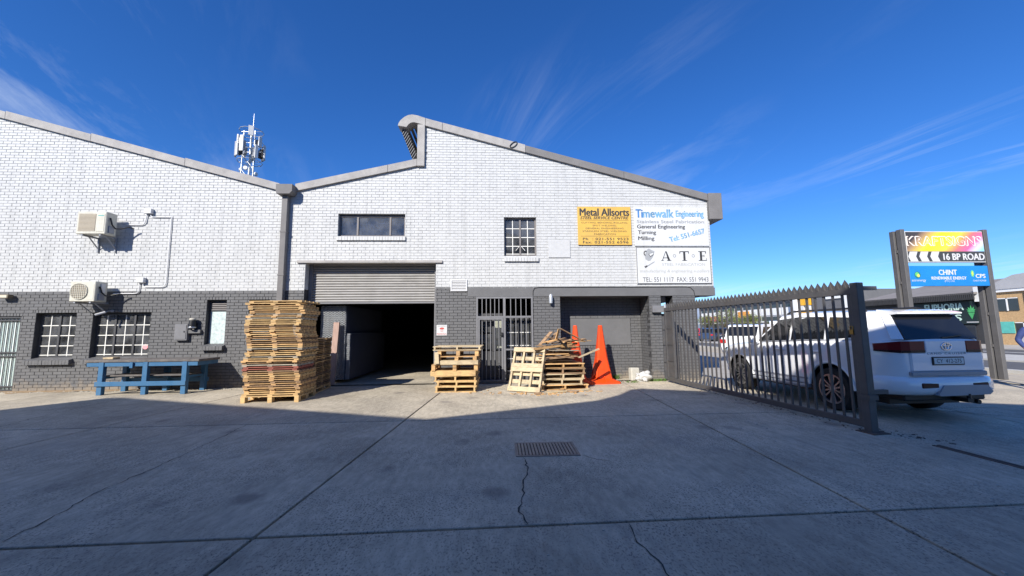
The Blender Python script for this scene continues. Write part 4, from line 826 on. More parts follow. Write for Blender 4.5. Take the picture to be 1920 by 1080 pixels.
def weeds(label, x0, x1, y0, y1, n, h):
    mb = MB()
    for i in range(n):
        x = random.uniform(x0, x1); y = random.uniform(y0, y1); a = random.uniform(0, 6.3); l = h*random.uniform(.4, 1); d = Vector((math.cos(a), math.sin(a), 0)); s_ = d.cross(Vector((0, 0, 1)))*.008
        p0 = Vector((x, y, 0)); p1 = p0+d*l*.35+Vector((0, 0, l*.7)); p2 = p0+d*l*.8+Vector((0, 0, l*.75)); mb.add([p0-s_*.5, p0+s_*.5, p1+s_, p1-s_, p2], [(0, 1, 2, 3), (3, 2, 4)])
    return tag(mb.build('weeds', M_leaf), label, 'weeds', kind='stuff')
weeds('green weeds along the foot of the pier beside the sack', 4.30, 4.98, -.12, -.01, 160, .10)
weeds('small green weed against the wall beside the orange cone', 3.62, 3.78, .45, .6, 60, .2)
weeds('sparse weeds in the concrete near the sack', 3.75, 4.05, -.35, -.15, 50, .07)
# ------------------------------------------------------------------ bundles inside the roller door
M_sheet = mat('blue_grey_sheet', (.055, .065, .10), .45, .15, 6, metal=.3)
def sheets(label, x0, x1, y0, y1, z0, z1, n):
    o = thing('sheet_bundle', label, 'sheet bundle', (x0, y0, z0)); hh = (z1-z0)/n; k = 14; wv = (x1-x0)/k
    mb = MB(); pr = []
    for i in range(k+1): pr.append((i*wv, hh*.75 if i % 2 else 0))
    pr2 = [(a, b+hh*.32) for a, b in pr]; mb.prism(pr+pr2[::-1], 0, y1-y0); me = mb.mesh('corrugated_sheet', M_galv)
    me2 = None
    for i in range(n):
        ob = link('corrugated_sheet', me, o); ob.location = (random.uniform(-.006, .006), random.uniform(-.01, .01), i*hh)
    mb = MB(); mb.box((x1-x0)+.003, (x1-x0)+.012, .05, y1-y0, 0, z1-z0); mb.build('wrap', M_sheet, o)
    return o
sheets('tall bundle of corrugated sheets just inside the roller door', -5.15, -4.42, .55, 4.2, .10, 2.28, 40)
sheets('lower bundle of corrugated sheets against the tall bundle inside the roller door', -4.40, -4.30, .62, 4.2, .10, 1.45, 24)
mb = MB(); mb.bar((-4.66, .30, 0), (-4.62, .42, 1.78), .16, .07, upv=(0, 1, 0)); tag(mb.build('wooden_post', mat('brown_post', (.36, .24, .19), .7, .2, 5, stretch=(5, 5, 1))), 'thick brown timber post leaning on the sheets inside the roller door', 'post')
# ------------------------------------------------------------------ manhole cover and gate rail
mh = thing('manhole_cover', 'rectangular studded iron manhole cover set in the concrete yard', 'manhole cover', (.655, -6.06, 0), R(-1))
mb = MB(); frame(mb, 0, 1, 0, 1, 0, 1, .1); mb = MB()
for (a, b, c, d) in ((-.39, .39, -.275, -.245), (-.39, .39, .245, .275), (-.39, -.36, -.245, .245), (.36, .39, -.245, .245)): mb.box(a, b, c, d, -.01, .009)
mb.build('frame', M_iron, mh)
mb = MB(); mb.box(-.355, .355, -.24, .24, -.01, .004); cov = mb.build('cover', mat('rust_iron', (.075, .06, .05), .8, .3, 9), mh)
mb = MB()
for i in range(17):
    for j in range(11):
        x = -.335+i*.0418; y = -.215+j*.043; mb.box(x-.013, x+.013, y-.013, y+.013, .004, .012)
tag(mb.build('studs', mat('worn_iron', (.36, .32, .28), .5, .2, 12, metal=.2), cov), kind='stuff')
rl = thing('gate_rail', 'thin rusty steel gate rail sunk in the concrete by the gate', 'rail', (5.62, -6.3, 0), R(1))
mb = MB(); mb.box(-.05, -.02, -4.0, 0, -.005, .008); mb.box(.02, .05, -4.0, 0, -.005, .008); mb.build('flange', M_rust, rl)
mb = MB(); mb.box(-.02, .02, -4, 0, -.005, .003); mb.build('groove', M_crack, rl)
def chips(name, pts, n, sp, smin, smax, m, parent):
    mb = MB()
    for i in range(n):
        f = random.random()*(len(pts)-1); k = int(f); f -= k; a, b = pts[k], pts[k+1]; x = a[0]+(b[0]-a[0])*f+random.gauss(0, sp); y = a[1]+(b[1]-a[1])*f+random.gauss(0, sp*.6); q = random.uniform(smin, smax); r_ = random.uniform(0, 3.1)
        mb.box(-q, q, -q*.5, q*.5, 0, q*.5, 0, Matrix.Translation((x, y, 0)) @ Matrix.Rotation(r_, 4, 'Z') @ Matrix.Rotation(random.uniform(-.3, .3), 4, 'X'))
    tag(mb.build(name, m, parent), kind='stuff')
chips('grit', [(5.0, -.6), (5.25, -3.0), (5.45, -5.4), (5.9, -6.2)], 150, .10, .005, .02, M_rust, ground)
chips('wood_chips', [(-.2, -1.5), (1.0, -2.0), (2.4, -1.6)], 90, .22, .008, .04, M_wood, ground)
chips('gravel', [(-13, -.25), (-8, -.3), (-5.6, -.3)], 220, .10, .006, .022, M_lump, ground)
chips('gravel', [(-6, -3.5), (0, -5), (5, -4.5), (3, -8.5), (-3, -9)], 160, .9, .005, .014, M_lump, ground)
chips('gravel', [(2.6, .1), (4.2, -.2), (5.0, -.5)], 120, .16, .006, .02, M_sand, ground)
# ------------------------------------------------------------------ swing gate
gd = Vector((5.43-4.93, -5.60+.30, 0)); gl_ = gd.length; gz = math.atan2(gd.y, gd.x)
gt = thing('steel_gate', 'dark steel palisade gate with saw-tooth spikes swung open into the yard', 'gate', (4.93, -.30, 0), gz)
mb = MB(); mb.bbox(0, gl_, -.03, .03, 2.0, 2.10, .005); mb.build('top_rail', M_gate, gt)
mb = MB(); mb.bbox(0, gl_, -.03, .03, .05, .15, .005); mb.build('bottom_rail', M_gate, gt)
mb = MB(); mb.bbox(0, .07, -.031, .031, .152, 1.998, .005); mb.bbox(.36, .43, -.031, .031, .152, 1.998, .005); mb.build('stile', M_gate, gt)
mb = MB(); mb.bbox(gl_-.08, gl_-.001, -.031, .031, .152, 1.998, .005); mb.build('stile', M_gate, gt)
nb = 31; me = MB().box(-.016, .016, -.012, .012, .14, 2.01).mesh('bar', M_gate)
for i in range(nb):
    ob = link('bar', me, gt); ob.location = (.55+i*(gl_-.72)/(nb-1), 0, 0)
mb = MB(); n = 46
for i in range(n):
    x = .1+i*(gl_-.15)/n; d = (gl_-.15)/n; mb.prism([(x, 2.10), (x+d, 2.10), (x+d, 2.15), (x+d*.5, 2.235), (x, 2.15)], -.003, .003)
    mb.prism([(x+d*.3, 2.10), (x+d*.7, 2.10), (x+d*.5, 2.19)], -.03, .03)
tag(mb.build('spike_strip', M_gate, gt), kind='stuff')
mb = MB(); mb.box(.08, .352, -.006, .006, .15, 2.0); mb.build('mesh_panel', M_gate, gt)
for z in (.6, 1.05, 1.5): mb = MB(); mb.box(.07, .36, -.02, .02, z, z+.04); mb.build('mesh_rail', M_gate, gt)
mb = MB(); mb.bbox(gl_+.0, gl_+.11, -.06, .06, 0, 2.17, .006); mb.build('lock_post', M_gate, gt)
mb = MB(); mb.box(gl_-.06, gl_+.2, -.14, .14, 0.0, .012); mb.build('base_plate', M_rust, gt)
for z in (2.09, .56): mb = MB(); mb.box(gl_+.0, gl_+.07, .06, .34, z-.03, z+.03); mb.build('latch_arm', M_gate, gt)
mb = MB(); mb.box(gl_-.03, gl_+.14, -.075, .075, .46, .53); mb.build('latch_band', M_gate, gt)
mb = MB(); mb.box(gl_-.05, gl_-.0, -.075, -.04, 1.40, 1.47); mb.tube([(gl_-.045, -.06, 1.47), (gl_-.045, -.06, 1.52), (gl_-.005, -.06, 1.52), (gl_-.005, -.06, 1.47)], .008, 6); mb.build('padlock', mat('brass', (.35, .24, .08), .35, .1, 9, metal=.8), gt)
hp = thing('gate_bracket', 'grey steel hinge bracket fixed across the slot between the brick piers', 'bracket', (4.96, -.02, 2.0))
mb = MB(); mb.bbox(-.30, .16, -.10, -.01, -.02, .18, .006); mb.build('plate', M_steelgrey, hp); mb = MB(); mb.tube([(.02, -.2, -.04), (.02, -.2, .22)], .03, 10); mb.build('hinge_pin', M_galv, hp)
mp_ = thing('mesh_screen', 'dark mesh screen closing the slot between the brick piers', 'screen', (5.15, .03, 0))
mb = MB(); mb.box(-.17, .17, 0, .02, .05, 1.95); mb.build('sheet', M_gate, mp_)
for z in (.06, .55, 1.05, 1.5, 1.92): mb = MB(); mb.box(-.175, .175, -.03, .0, z-.025, z+.025); mb.build('rail', M_gate, mp_)
# ------------------------------------------------------------------ white off-road car
def loft(sections, close_ends=True):
    mb = MB(); n = len(sections[0]); vs = [q for s_ in sections for q in s_]
    fs = [(i*n+k, i*n+(k+1) % n, (i+1)*n+(k+1) % n, (i+1)*n+k) for i in range(len(sections)-1) for k in range(n)]
    if close_ends: fs += [tuple(range(n-1, -1, -1)), tuple((len(sections)-1)*n+k for k in range(n))]
    mb.add(vs, fs); return mb
def wheel_parts(parent, x, y, r, wd, side, rim=True):
    o = bpy.data.objects.new('wheel', None); C.objects.link(o); o.parent = parent; o.location = (x, y, r); o.rotation_euler = (0, R(90)*side, 0)
    tw = wd/2
    mb = MB(); mb.lathe([(r*.66, -tw), (r*.93, -tw), (r*.99, -tw*.75), (r, -tw*.3), (r, tw*.3), (r*.99, tw*.75), (r*.93, tw), (r*.70, tw), (r*.66, tw*.8), (r*.66, -tw)], 32); mb.build('tyre', M_tyre, o, True)
    mb = MB(); mb.lathe([(r*.69, tw*.95), (r*.64, tw*.98), (r*.62, tw*.5), (r*.6, -tw*.2), (0, -tw*.25)], 32); mb.build('rim_barrel', M_rimd, o, True)
    mb = MB(); mb.lathe([(r*.70, tw*.9), (r*.69, tw*1.02), (r*.63, tw*1.02), (r*.62, tw*.8)], 32); mb.lathe([(r*.16, tw*.4), (r*.16, tw*.85), (r*.1, tw*.95), (0, tw*.95)], 16)
    for k in range(6):
        a = k*math.pi/3
        for da in (-.13, .13):
            M = Matrix.Rotation(a, 4, 'Z'); mb.prism([(r*.12, da*r*.25-.012), (r*.64, da*r*1.15-.014), (r*.64, da*r*1.15+.014), (r*.12, da*r*.25+.012)], tw*.55, tw*.92, axis='Z', M=M)
    mb.build('rim', M_rim, o, True)
    return o
car = thing('off_road_car', 'large white off-road car parked just outside the open gate', 'car', (7.10, -2.93, 0), R(1.0))
AX = 1.27
def sec(y, wd, zb, zt, tuck=.06, crown=.015):
    hw = wd/2; h = zt-zb
    half = [(0, zb), (hw*.7, zb), (hw-.04, zb+.03), (hw-.008, zb+.12), (hw, zb+h*.36), (hw-.004, zb+h*.60), (hw-.008, zb+h*.80), (hw-tuck*.5, zt-.05), (hw-tuck-.04, zt-.006), (hw*.55, zt+crown*.6), (0, zt+crown)]
    return [Vector((x, y, z)) for x, z in half]+[Vector((-x, y, z)) for x, z in half[-2:0:-1]]
ys = [(-2.375, 1.20, .66, 1.27), (-2.36, 1.34, .60, 1.30), (-2.27, 1.60, .52, 1.31), (-2.10, 1.79, .46, 1.31), (-1.85, 1.885, .38, 1.31), (-1.3, 1.90, .36, 1.30), (-.6, 1.90, .35, 1.255), (.1, 1.90, .35, 1.215), (.75, 1.90, .35, 1.18), (1.15, 1.89, .36, 1.16), (1.6, 1.86, .38, 1.12), (1.88, 1.76, .42, 1.06), (2.03, 1.58, .50, .96), (2.07, 1.40, .56, .88)]
body = loft([sec(*q) for q in ys]).build('body', [M_carw, M_black], None, True, 50)
cut = MB()
for y in (-AX, AX): cut.lathe([(0, -1.2), (.45, -1.2), (.45, 1.2), (0, 1.2)], 48, Matrix.Translation((0, y, .40)) @ Matrix.Rotation(R(90), 4, 'Y'))
cm = cut.mesh('cut', M_black); bmm = bmesh.new(); bmm.from_mesh(cm); bmesh.ops.remove_doubles(bmm, verts=bmm.verts, dist=1e-5); bmesh.ops.recalc_face_normals(bmm, faces=bmm.faces); bmm.to_mesh(cm); bmm.free()
cob = bpy.data.objects.new('cut', cm); C.objects.link(cob)
sbm = body.modifiers.new('sub', 'SUBSURF'); sbm.levels = 2; sbm.render_levels = 2
bmod = body.modifiers.new('arch', 'BOOLEAN'); bmod.operation = 'DIFFERENCE'; bmod.solver = 'EXACT'; bmod.object = cob
dg = bpy.context.evaluated_depsgraph_get(); nm = bpy.data.meshes.new_from_object(body.evaluated_get(dg)); body.modifiers.clear(); body.data = nm; body.parent = car
C.objects.unlink(cob); bpy.data.objects.remove(cob)
for pz in nm.polygons:
    c = pz.center
    ins = any(abs(math.hypot(c.y-y, c.z-.40)-.45) < .03 for y in (-AX, AX)) and abs(pz.normal.x) < .3 and c.z > .2
    pz.material_index = 1 if (ins or c.z < .40) else 0
nm.shade_smooth(); nm.set_sharp_from_angle(angle=R(40))
mb = MB(); mb.box(-.62, .62, -2.0, 1.8, .24, .5); mb.build('underbody', M_black, car)
sb = [(-2.32, .56, 1.29), (-2.24, .73, 1.295), (-2.02, .855, 1.295), (-.6, .895, 1.245), (.82, .85, 1.165)]     # belt outline (y, half width, z)
sr = [(-2.09, .54, 1.73), (-2.02, .635, 1.735), (-1.82, .695, 1.75), (-.5, .735, 1.79), (.12, .68, 1.755)]      # roof outline
mb = MB(); vs = []
for (yb, hb, zb), (yr, hr, zr) in zip(sb, sr): vs += [(-hb, yb, zb-.03), (-hr, yr, zr-.03), (-hr+.05, yr, zr+.012), (-hr*.5, yr, zr+.04), (hr*.5, yr, zr+.04), (hr-.05, yr, zr+.012), (hr, yr, zr-.03), (hb, yb, zb-.03)]
fs = []; K = 8; ns = len(sb)
for i in range(ns-1):
    for k in range(K-1): fs.append((i*K+k, i*K+k+1, (i+1)*K+k+1, (i+1)*K+k))
fs += [tuple(range(K)), tuple((ns-1)*K+k for k in range(K))]
mb.add(vs, fs); mb.build('cabin', M_carw, car, True, 35)
M_priv = mat('privacy_glass', (.010, .011, .013), .03, 0, spec=.7)
def side_pt(y, t, s, off=.006):       # t 0 belt .. 1 roof edge, on the ruled cabin side
    lo, hi = 0.0, len(sb)-1.0
    def at(u):
        i = min(int(u), len(sb)-2); f = u-i
        b_ = [sb[i][k]+(sb[i+1][k]-sb[i][k])*f for k in range(3)]; r_ = [sr[i][k]+(sr[i+1][k]-sr[i][k])*f for k in range(3)]
        return [b_[k]+(r_[k]-b_[k])*t for k in range(3)]
    for _ in range(40):
        m_ = (lo+hi)/2
        if at(m_)[0] < y: lo = m_
        else: hi = m_
    q_ = at(lo); return Vector((s*(q_[1]+off), q_[0], q_[2]-.03+off*.3))
def slab(pts_a, pts_b, name, m):
    mb = MB(); n = len(pts_a); mb.add(list(pts_a)+list(pts_b), [tuple(range(n)), tuple(range(2*n-1, n-1, -1))]+[(i, (i+1) % n, n+(i+1) % n, n+i) for i in range(n)]); return mb.build(name, m, car)
for s in (-1, 1):
    for nme, pts in (('side_window', [(.66, .10), (.10, .90), (-.28, .92), (-.30, .09)]), ('side_window', [(-.36, .09), (-.35, .92), (-.51, .92), (-1.10, .92), (-1.14, .09), (-.59, .09)]), ('quarter_window', [(-1.21, .09), (-1.18, .91), (-1.72, .88), (-1.88, .50), (-1.80, .16)])):
        slab([side_pt(y, t, s, .014) for y, t in pts], [side_pt(y, t, s, -.006) for y, t in pts], nme, M_priv)
    mb = MB(); mb.tube([side_pt(y, .06, s, .008) for y in (.70, 0, -.6, -1.2, -1.8)]+[side_pt(-1.93, .45, s, .008), side_pt(-1.78, .9, s, .008)], .010, 6); mb.build('window_trim', M_cargrey, car)
    mb = MB(); mb.tube([(s*.60, .0, 1.80), (s*.60, -.12, 1.845), (s*.60, -1.55, 1.845), (s*.585, -1.75, 1.79)], .02, 8); mb.build('roof_rail', M_black, car)
    mb = MB(); mb.bbox(s*1.02-.10, s*1.02+.10, .50, .62, 1.14, 1.32, .03); mb.bar((s*.88, .56, 1.16), (s*.97, .56, 1.19), .06, .05); mb.build('door_mirror', M_carw, car)
    for y in (-1.02, -.12): mb = MB(); mb.bbox(s*.955-.018, s*.955+.018, y-.11, y+.11, 1.03, 1.065, .008); mb.build('door_handle', M_carw, car)
    mb = MB(); mb.bbox(s*.93-.06, s*.93+.05, -.80, .78, .33, .40, .02); mb.build('side_step', M_cargrey, car)
    mb = MB(); mb.bbox(s*.947-.01, s*.947+.01, -.78, .76, .50, .53, .004); mb.build('side_moulding', M_cargrey, car)
    for y0 in (-.33, .80):
        mb = MB(); mb.box(s*.9475-.003, s*.9475+.003, y0-.004, y0+.004, .42, 1.12); mb.build('door_gap', M_black, car)
    for y in (-AX, AX):
        wheel_parts(car, s*.80, y, .385, .26, s)
        mb = MB(); mb.tube([(s*.928, y+.468*math.cos(a), .40+.468*math.sin(a)) for a in [R(2+k*176/24) for k in range(25)]], .028, 8); mb.build('arch_flare', M_carw, car, True)
    # tail lamps follow the rounded corner
    o1 = [(s*.36, -2.393), (s*.60, -2.385), (s*.70, -2.335)]; o2 = [(s*.70, -2.335), (s*.815, -2.24), (s*.895, -2.09), (s*.935, -1.93)]
    def strip(o, z0, z1, z0e, z1e, name, m, par):
        mb = MB(); n = len(o); vs = []
        for i, (x, y) in enumerate(o):
            f = i/(n-1); a = z0+(z0e-z0)*f; b = z1+(z1e-z1)*f
            for d in (0, .06): vs += [(x-s*d*.6, y+d, a), (x-s*d*.6, y+d, b)]
        for i in range(n-1):
            q = i*4; mb.add([], [], 0); 
        fs = []
        for i in range(n-1):
            q = i*4; r_ = q+4; fs += [(q, q+1, r_+1, r_), (q+1, q+3, r_+3, r_+1), (q+2, q, r_, r_+2)]
        fs += [(0, 2, 3, 1), (4*(n-1), 4*(n-1)+1, 4*(n-1)+3, 4*(n-1)+2)]
        mb.add(vs, fs); return mb.build(name, m, par)
    lampo = strip(o1, 1.115, 1.275, 1.10, 1.275, 'tail_lamp', M_red, car)
    strip(o2[:3], 1.10, 1.275, 1.12, 1.235, 'lamp_side', M_red, lampo)
    strip([(x, y-.006) for x, y in o1], 1.10, 1.135, 1.09, 1.13, 'lamp_lens', M_smoke, lampo); strip([(x+s*.005, y-.004) for x, y in o2[:3]], 1.09, 1.135, 1.115, 1.14, 'lamp_lens', M_smoke, lampo)
    mb = MB(); mb.bbox(min(s*.28, s*.56), max(s*.28, s*.56), -2.468, -2.36, .555, .635, .012); mb.build('reflector', M_smoke, car)
# tailgate
q = [Vector((-.62, -2.335, 1.30)), Vector((.62, -2.335, 1.30)), Vector((.56, -2.12, 1.69)), Vector((-.56, -2.12, 1.69))]; nrm = Vector((0, -.88, .47))
slab([p_+nrm*.018 for p_ in q], [p_-nrm*.03 for p_ in q], 'rear_window', M_priv)
for s in (-1, 1):
    a = [Vector((s*.625, -2.33, 1.30)), Vector((s*.74, -2.235, 1.30)), Vector((s*.645, -2.04, 1.69)), Vector((s*.565, -2.115, 1.69))]; slab([v+Vector((s*.006, -.01, .004)) for v in a], [v-Vector((s*.02, -.02, .0)) for v in a], 'rear_pillar', M_carw)
mb = MB(); mb.bar((0, -2.355, 1.325), (.36, -2.335, 1.36), .02, .015); mb.build('wiper', M_black, car)
mb = MB(); mb.prism([(-1.9, 1.80), (-2.12, 1.768), (-2.235, 1.735), (-2.235, 1.715), (-2.08, 1.70), (-1.9, 1.72)], -.57, .57, axis='X'); mb.build('spoiler', M_carw, car, True, 25)
mb = MB(); mb.bbox(-.61, .61, -2.395, -2.25, .80, 1.10, .02); mb.bbox(-.35, .35, -2.395, -2.25, 1.095, 1.285, .012); mb.build('tailgate', M_carw, car, True, 30)
mb = MB(); mb.bbox(-.64, .64, -2.412, -2.3, .735, .805, .012); mb.build('tailgate_strip', M_cargrey, car)
ol = [(-.955, -1.80), (-.945, -2.05), (-.87, -2.27), (-.74, -2.39), (-.56, -2.455), (0, -2.475), (.56, -2.455), (.74, -2.39), (.87, -2.27), (.945, -2.05), (.955, -1.80)]
def ring2(f, z): return [Vector((x*f, y*f if y < -2 else y, z)) for x, y in ol]
mb = MB(); rows = [ring2(.955, .43), ring2(.985, .46), ring2(1.0, .52), ring2(1.0, .64), ring2(.99, .70), ring2(.955, .735)]; n = len(ol)
mb.add([v for r_ in rows for v in r_], [(i*n+k, i*n+k+1, (i+1)*n+k+1, (i+1)*n+k) for i in range(len(rows)-1) for k in range(n-1)]+[tuple(range(n)), tuple((len(rows)-1)*n+k for k in range(n))]); mb.build('bumper', M_carw, car, True, 50)
mb = MB(); mb.prism([(-.34, .455), (-.22, .60), (.50, .60), (.58, .50), (.52, .455), (-.30, .44)], -2.492, -2.3); mb.build('bumper_guard', M_cargrey, car)
mb = MB(); mb.bbox(-.70, .70, -2.3, -1.9, .34, .44, .02); mb.tube([(.42, -2.42, .33), (.42, -1.9, .34)], .035, 10); mb.box(.12, .22, -2.5, -2.0, .34, .40); mb.tube([(.17, -2.48, .39), (.17, -2.48, .47)], .025, 8); mb.build('tow_bar', M_black, car)
pl = MB(); pl.bbox(-.27, .27, -2.412, -2.38, .90, 1.03, .006); plo = pl.build('number_plate', M_black, car)
mb = MB(); mb.box(-.25, .25, -2.415, -2.41, .918, 1.012); mb.build('plate_face', mat('plate_white', (.66, .67, .64), .5, .03, 5), plo)
text('CY  412-275', -.21, .935, .42, .062, -2.417, M_txtk, plo)
text('LAND CRUISER', -.33, 1.065, .66, .03, -2.398, M_tdk, car, space=1.3)
for (rx, rz_, dz) in ((.085, .058, 0), (.028, .054, 0), (.058, .022, .03)):
    mb = MB(); mb.tube([(rx*math.cos(a), -2.402, 1.19+dz+rz_*math.sin(a)) for a in [k*2*math.pi/24 for k in range(25)]], .008, 6, caps=False); mb.build('badge', M_chrome, car, True)
mb = MB(); mb.bbox(-.58, .58, 1.95, 2.10, .64, 1.0, .03); mb.build('grille', M_black, car)
for s in (-1, 1):
    mb = MB(); mb.bbox(s*.68-.14, s*.68+.14, 1.86, 2.02, .84, 1.0, .03); mb.build('headlight', M_chrome, car)
q = [Vector((-.81, .80, 1.17)), Vector((.81, .80, 1.17)), Vector((.64, .14, 1.735)), Vector((-.64, .14, 1.735))]; n_ = Vector((0, .65, .76)); slab([v+n_*.012 for v in q], [v-n_*.03 for v in q], 'windscreen', M_priv)
# ------------------------------------------------------------------ pylon sign
def stripes():
    m = bpy.data.materials.new('diagonal_rainbow_print'); m.use_nodes = True; t = m.node_tree; b = t.nodes['Principled BSDF']; nn = t.nodes.new; lk = t.links.new
    tcn = nn('ShaderNodeTexCoord'); s_ = nn('ShaderNodeSeparateXYZ'); lk(tcn.outputs['Object'], s_.inputs[0])
    md = nn('ShaderNodeMath'); md.operation = 'MULTIPLY_ADD'; md.inputs[1].default_value = -1.15; lk(s_.outputs[2], md.inputs[0]); lk(s_.outputs[0], md.inputs[2])
    mr = nn('ShaderNodeMapRange'); mr.inputs['From Min'].default_value = -6.1; mr.inputs['From Max'].default_value = -2.95; lk(md.outputs[0], mr.inputs[0])
    rp = nn('ShaderNodeValToRGB'); lk(mr.outputs[0], rp.inputs[0]); e = rp.color_ramp.elements
    cols = [(0, (.03, .03, .03)), (.17, (.06, .05, .05)), (.24, (.35, .22, .12)), (.32, (.62, .45, .08)), (.40, (.85, .62, .02)), (.55, (.88, .68, .05)), (.62, (.85, .42, .08)), (.70, (.80, .16, .16)), (.80, (.75, .12, .30)), (.88, (.62, .60, .75)), (.95, (.25, .55, .8)), (1, (.3, .65, .8))]
    e[0].position = 0; e[0].color = (*cols[0][1], 1); e[1].position = 1; e[1].color = (*cols[-1][1], 1)
    for p_, c_ in cols[1:-1]: q_ = e.new(p_); q_.color = (*c_, 1)
    lk(rp.outputs[0], b.inputs['Base Color']); b.inputs['Roughness'].default_value = .45; return m
M_pyl = mat('pylon_grey', (.10, .096, .094), .6, .12, 4)
py_ = thing('pylon_sign', 'tall roadside pylon sign with two grey posts and printed panels', 'sign', (12.95, -.9, 0))
for x in (-1.26, 1.26):
    mb = MB(); mb.bbox(x-.06, x+.06, -.07, .07, 0, 4.27, .006); mb.build('post', M_pyl, py_)
    mb = MB(); mb.bbox(x-.05-.05, x+.05-.05, .10, .22, 0, 4.25, .006)
    for z in (.9, 1.8, 2.7, 3.6): mb.box(x-.08, x+.05, .068, .102, z, z+.08)
    mb.build('rear_post', M_pyl, py_)
mb = MB(); mb.bbox(-1.18, 1.18, -.05, .02, 3.31, 4.215, .006); p1 = mb.build('upper_panel', M_sgw, py_)
mb = MB(); mb.box(-1.165, 1.165, -.054, -.049, 3.63, 4.195); mb.build('printed_face', stripes(), p1).location = (0, 0, 0)
text('KRAFTSIGNS', -1.15, 3.795, 2.26, .27, -.0565, mat('pale_outline', (.80, .70, .62), .5, .05, 5), p1, bold=.075)
text('KRAFTSIGNS', -1.13, 3.81, 2.22, .24, -.0585, stripes(), p1, bold=.0)
mb = MB(); mb.box(-1.165, 1.165, -.054, -.049, 3.335, 3.625); mb.build('road_band', mat('band_dark', (.05, .05, .05), .5, .05, 4), p1)
for k in range(3):
    x = -1.16+k*.33; mb = MB(); mb.prism([(x, 3.48), (x+.06, 3.62), (x+.29, 3.62), (x+.23, 3.48), (x+.29, 3.34), (x+.06, 3.34)], -.057, -.054); mb.build('chevron', M_pvc, p1)
text('16 BP ROAD', -.10, 3.38, 1.24, .185, -.0565, M_pvc, p1, bold=.05)
mb = MB(); mb.bbox(-1.17, 1.20, -.05, .02, 2.63, 3.21, .006); p2 = mb.build('lower_panel', mat('sign_blue', (.012, .20, .56), .45, .12, 1.5), py_)
text('CHINT', -.30, 2.95, .54, .145, -.052, M_pvc, p2, bold=.05); text('RENEWABLE ENERGY', -.54, 2.815, 1.05, .085, -.052, M_pvc, p2, bold=.05); text('(PTY) LTD', -.16, 2.735, .30, .055, -.052, M_pvc, p2)
text('astronergy', -1.14, 2.745, .42, .075, -.052, M_pvc, p2); text('CPS', .80, 2.86, .29, .11, -.052, M_pvc, p2, bold=.06); text('CHINT POWER', .70, 2.755, .40, .05, -.052, M_pvc, p2)
M_lg = mat('logo_green', (.12, .50, .16), .5, 0); M_ly = mat('logo_yellow', (.65, .62, .12), .5, 0)
def disc(par, x, z, rx, rz_, y, m): mb = MB(); mb.prism([(x+rx*math.cos(k*math.pi/10), z+rz_*math.sin(k*math.pi/10)) for k in range(20)], y, y+.002); mb.build('emblem', m, par)
disc(p2, -.95, 2.95, .095, .10, -.052, mat('logo_teal', (.02, .16, .18), .5, 0)); disc(p2, -.96, 2.965, .06, .062, -.054, M_lg); disc(p2, -.93, 2.93, .042, .045, -.056, M_ly); disc(p2, .71, 2.985, .05, .095, -.052, M_lg)
poly(p2, [(.70, 3.04), (.735, 3.04), (.715, 2.99), (.74, 2.985), (.69, 2.91), (.705, 2.97), (.68, 2.975)], -.054, M_ly, 'emblem')
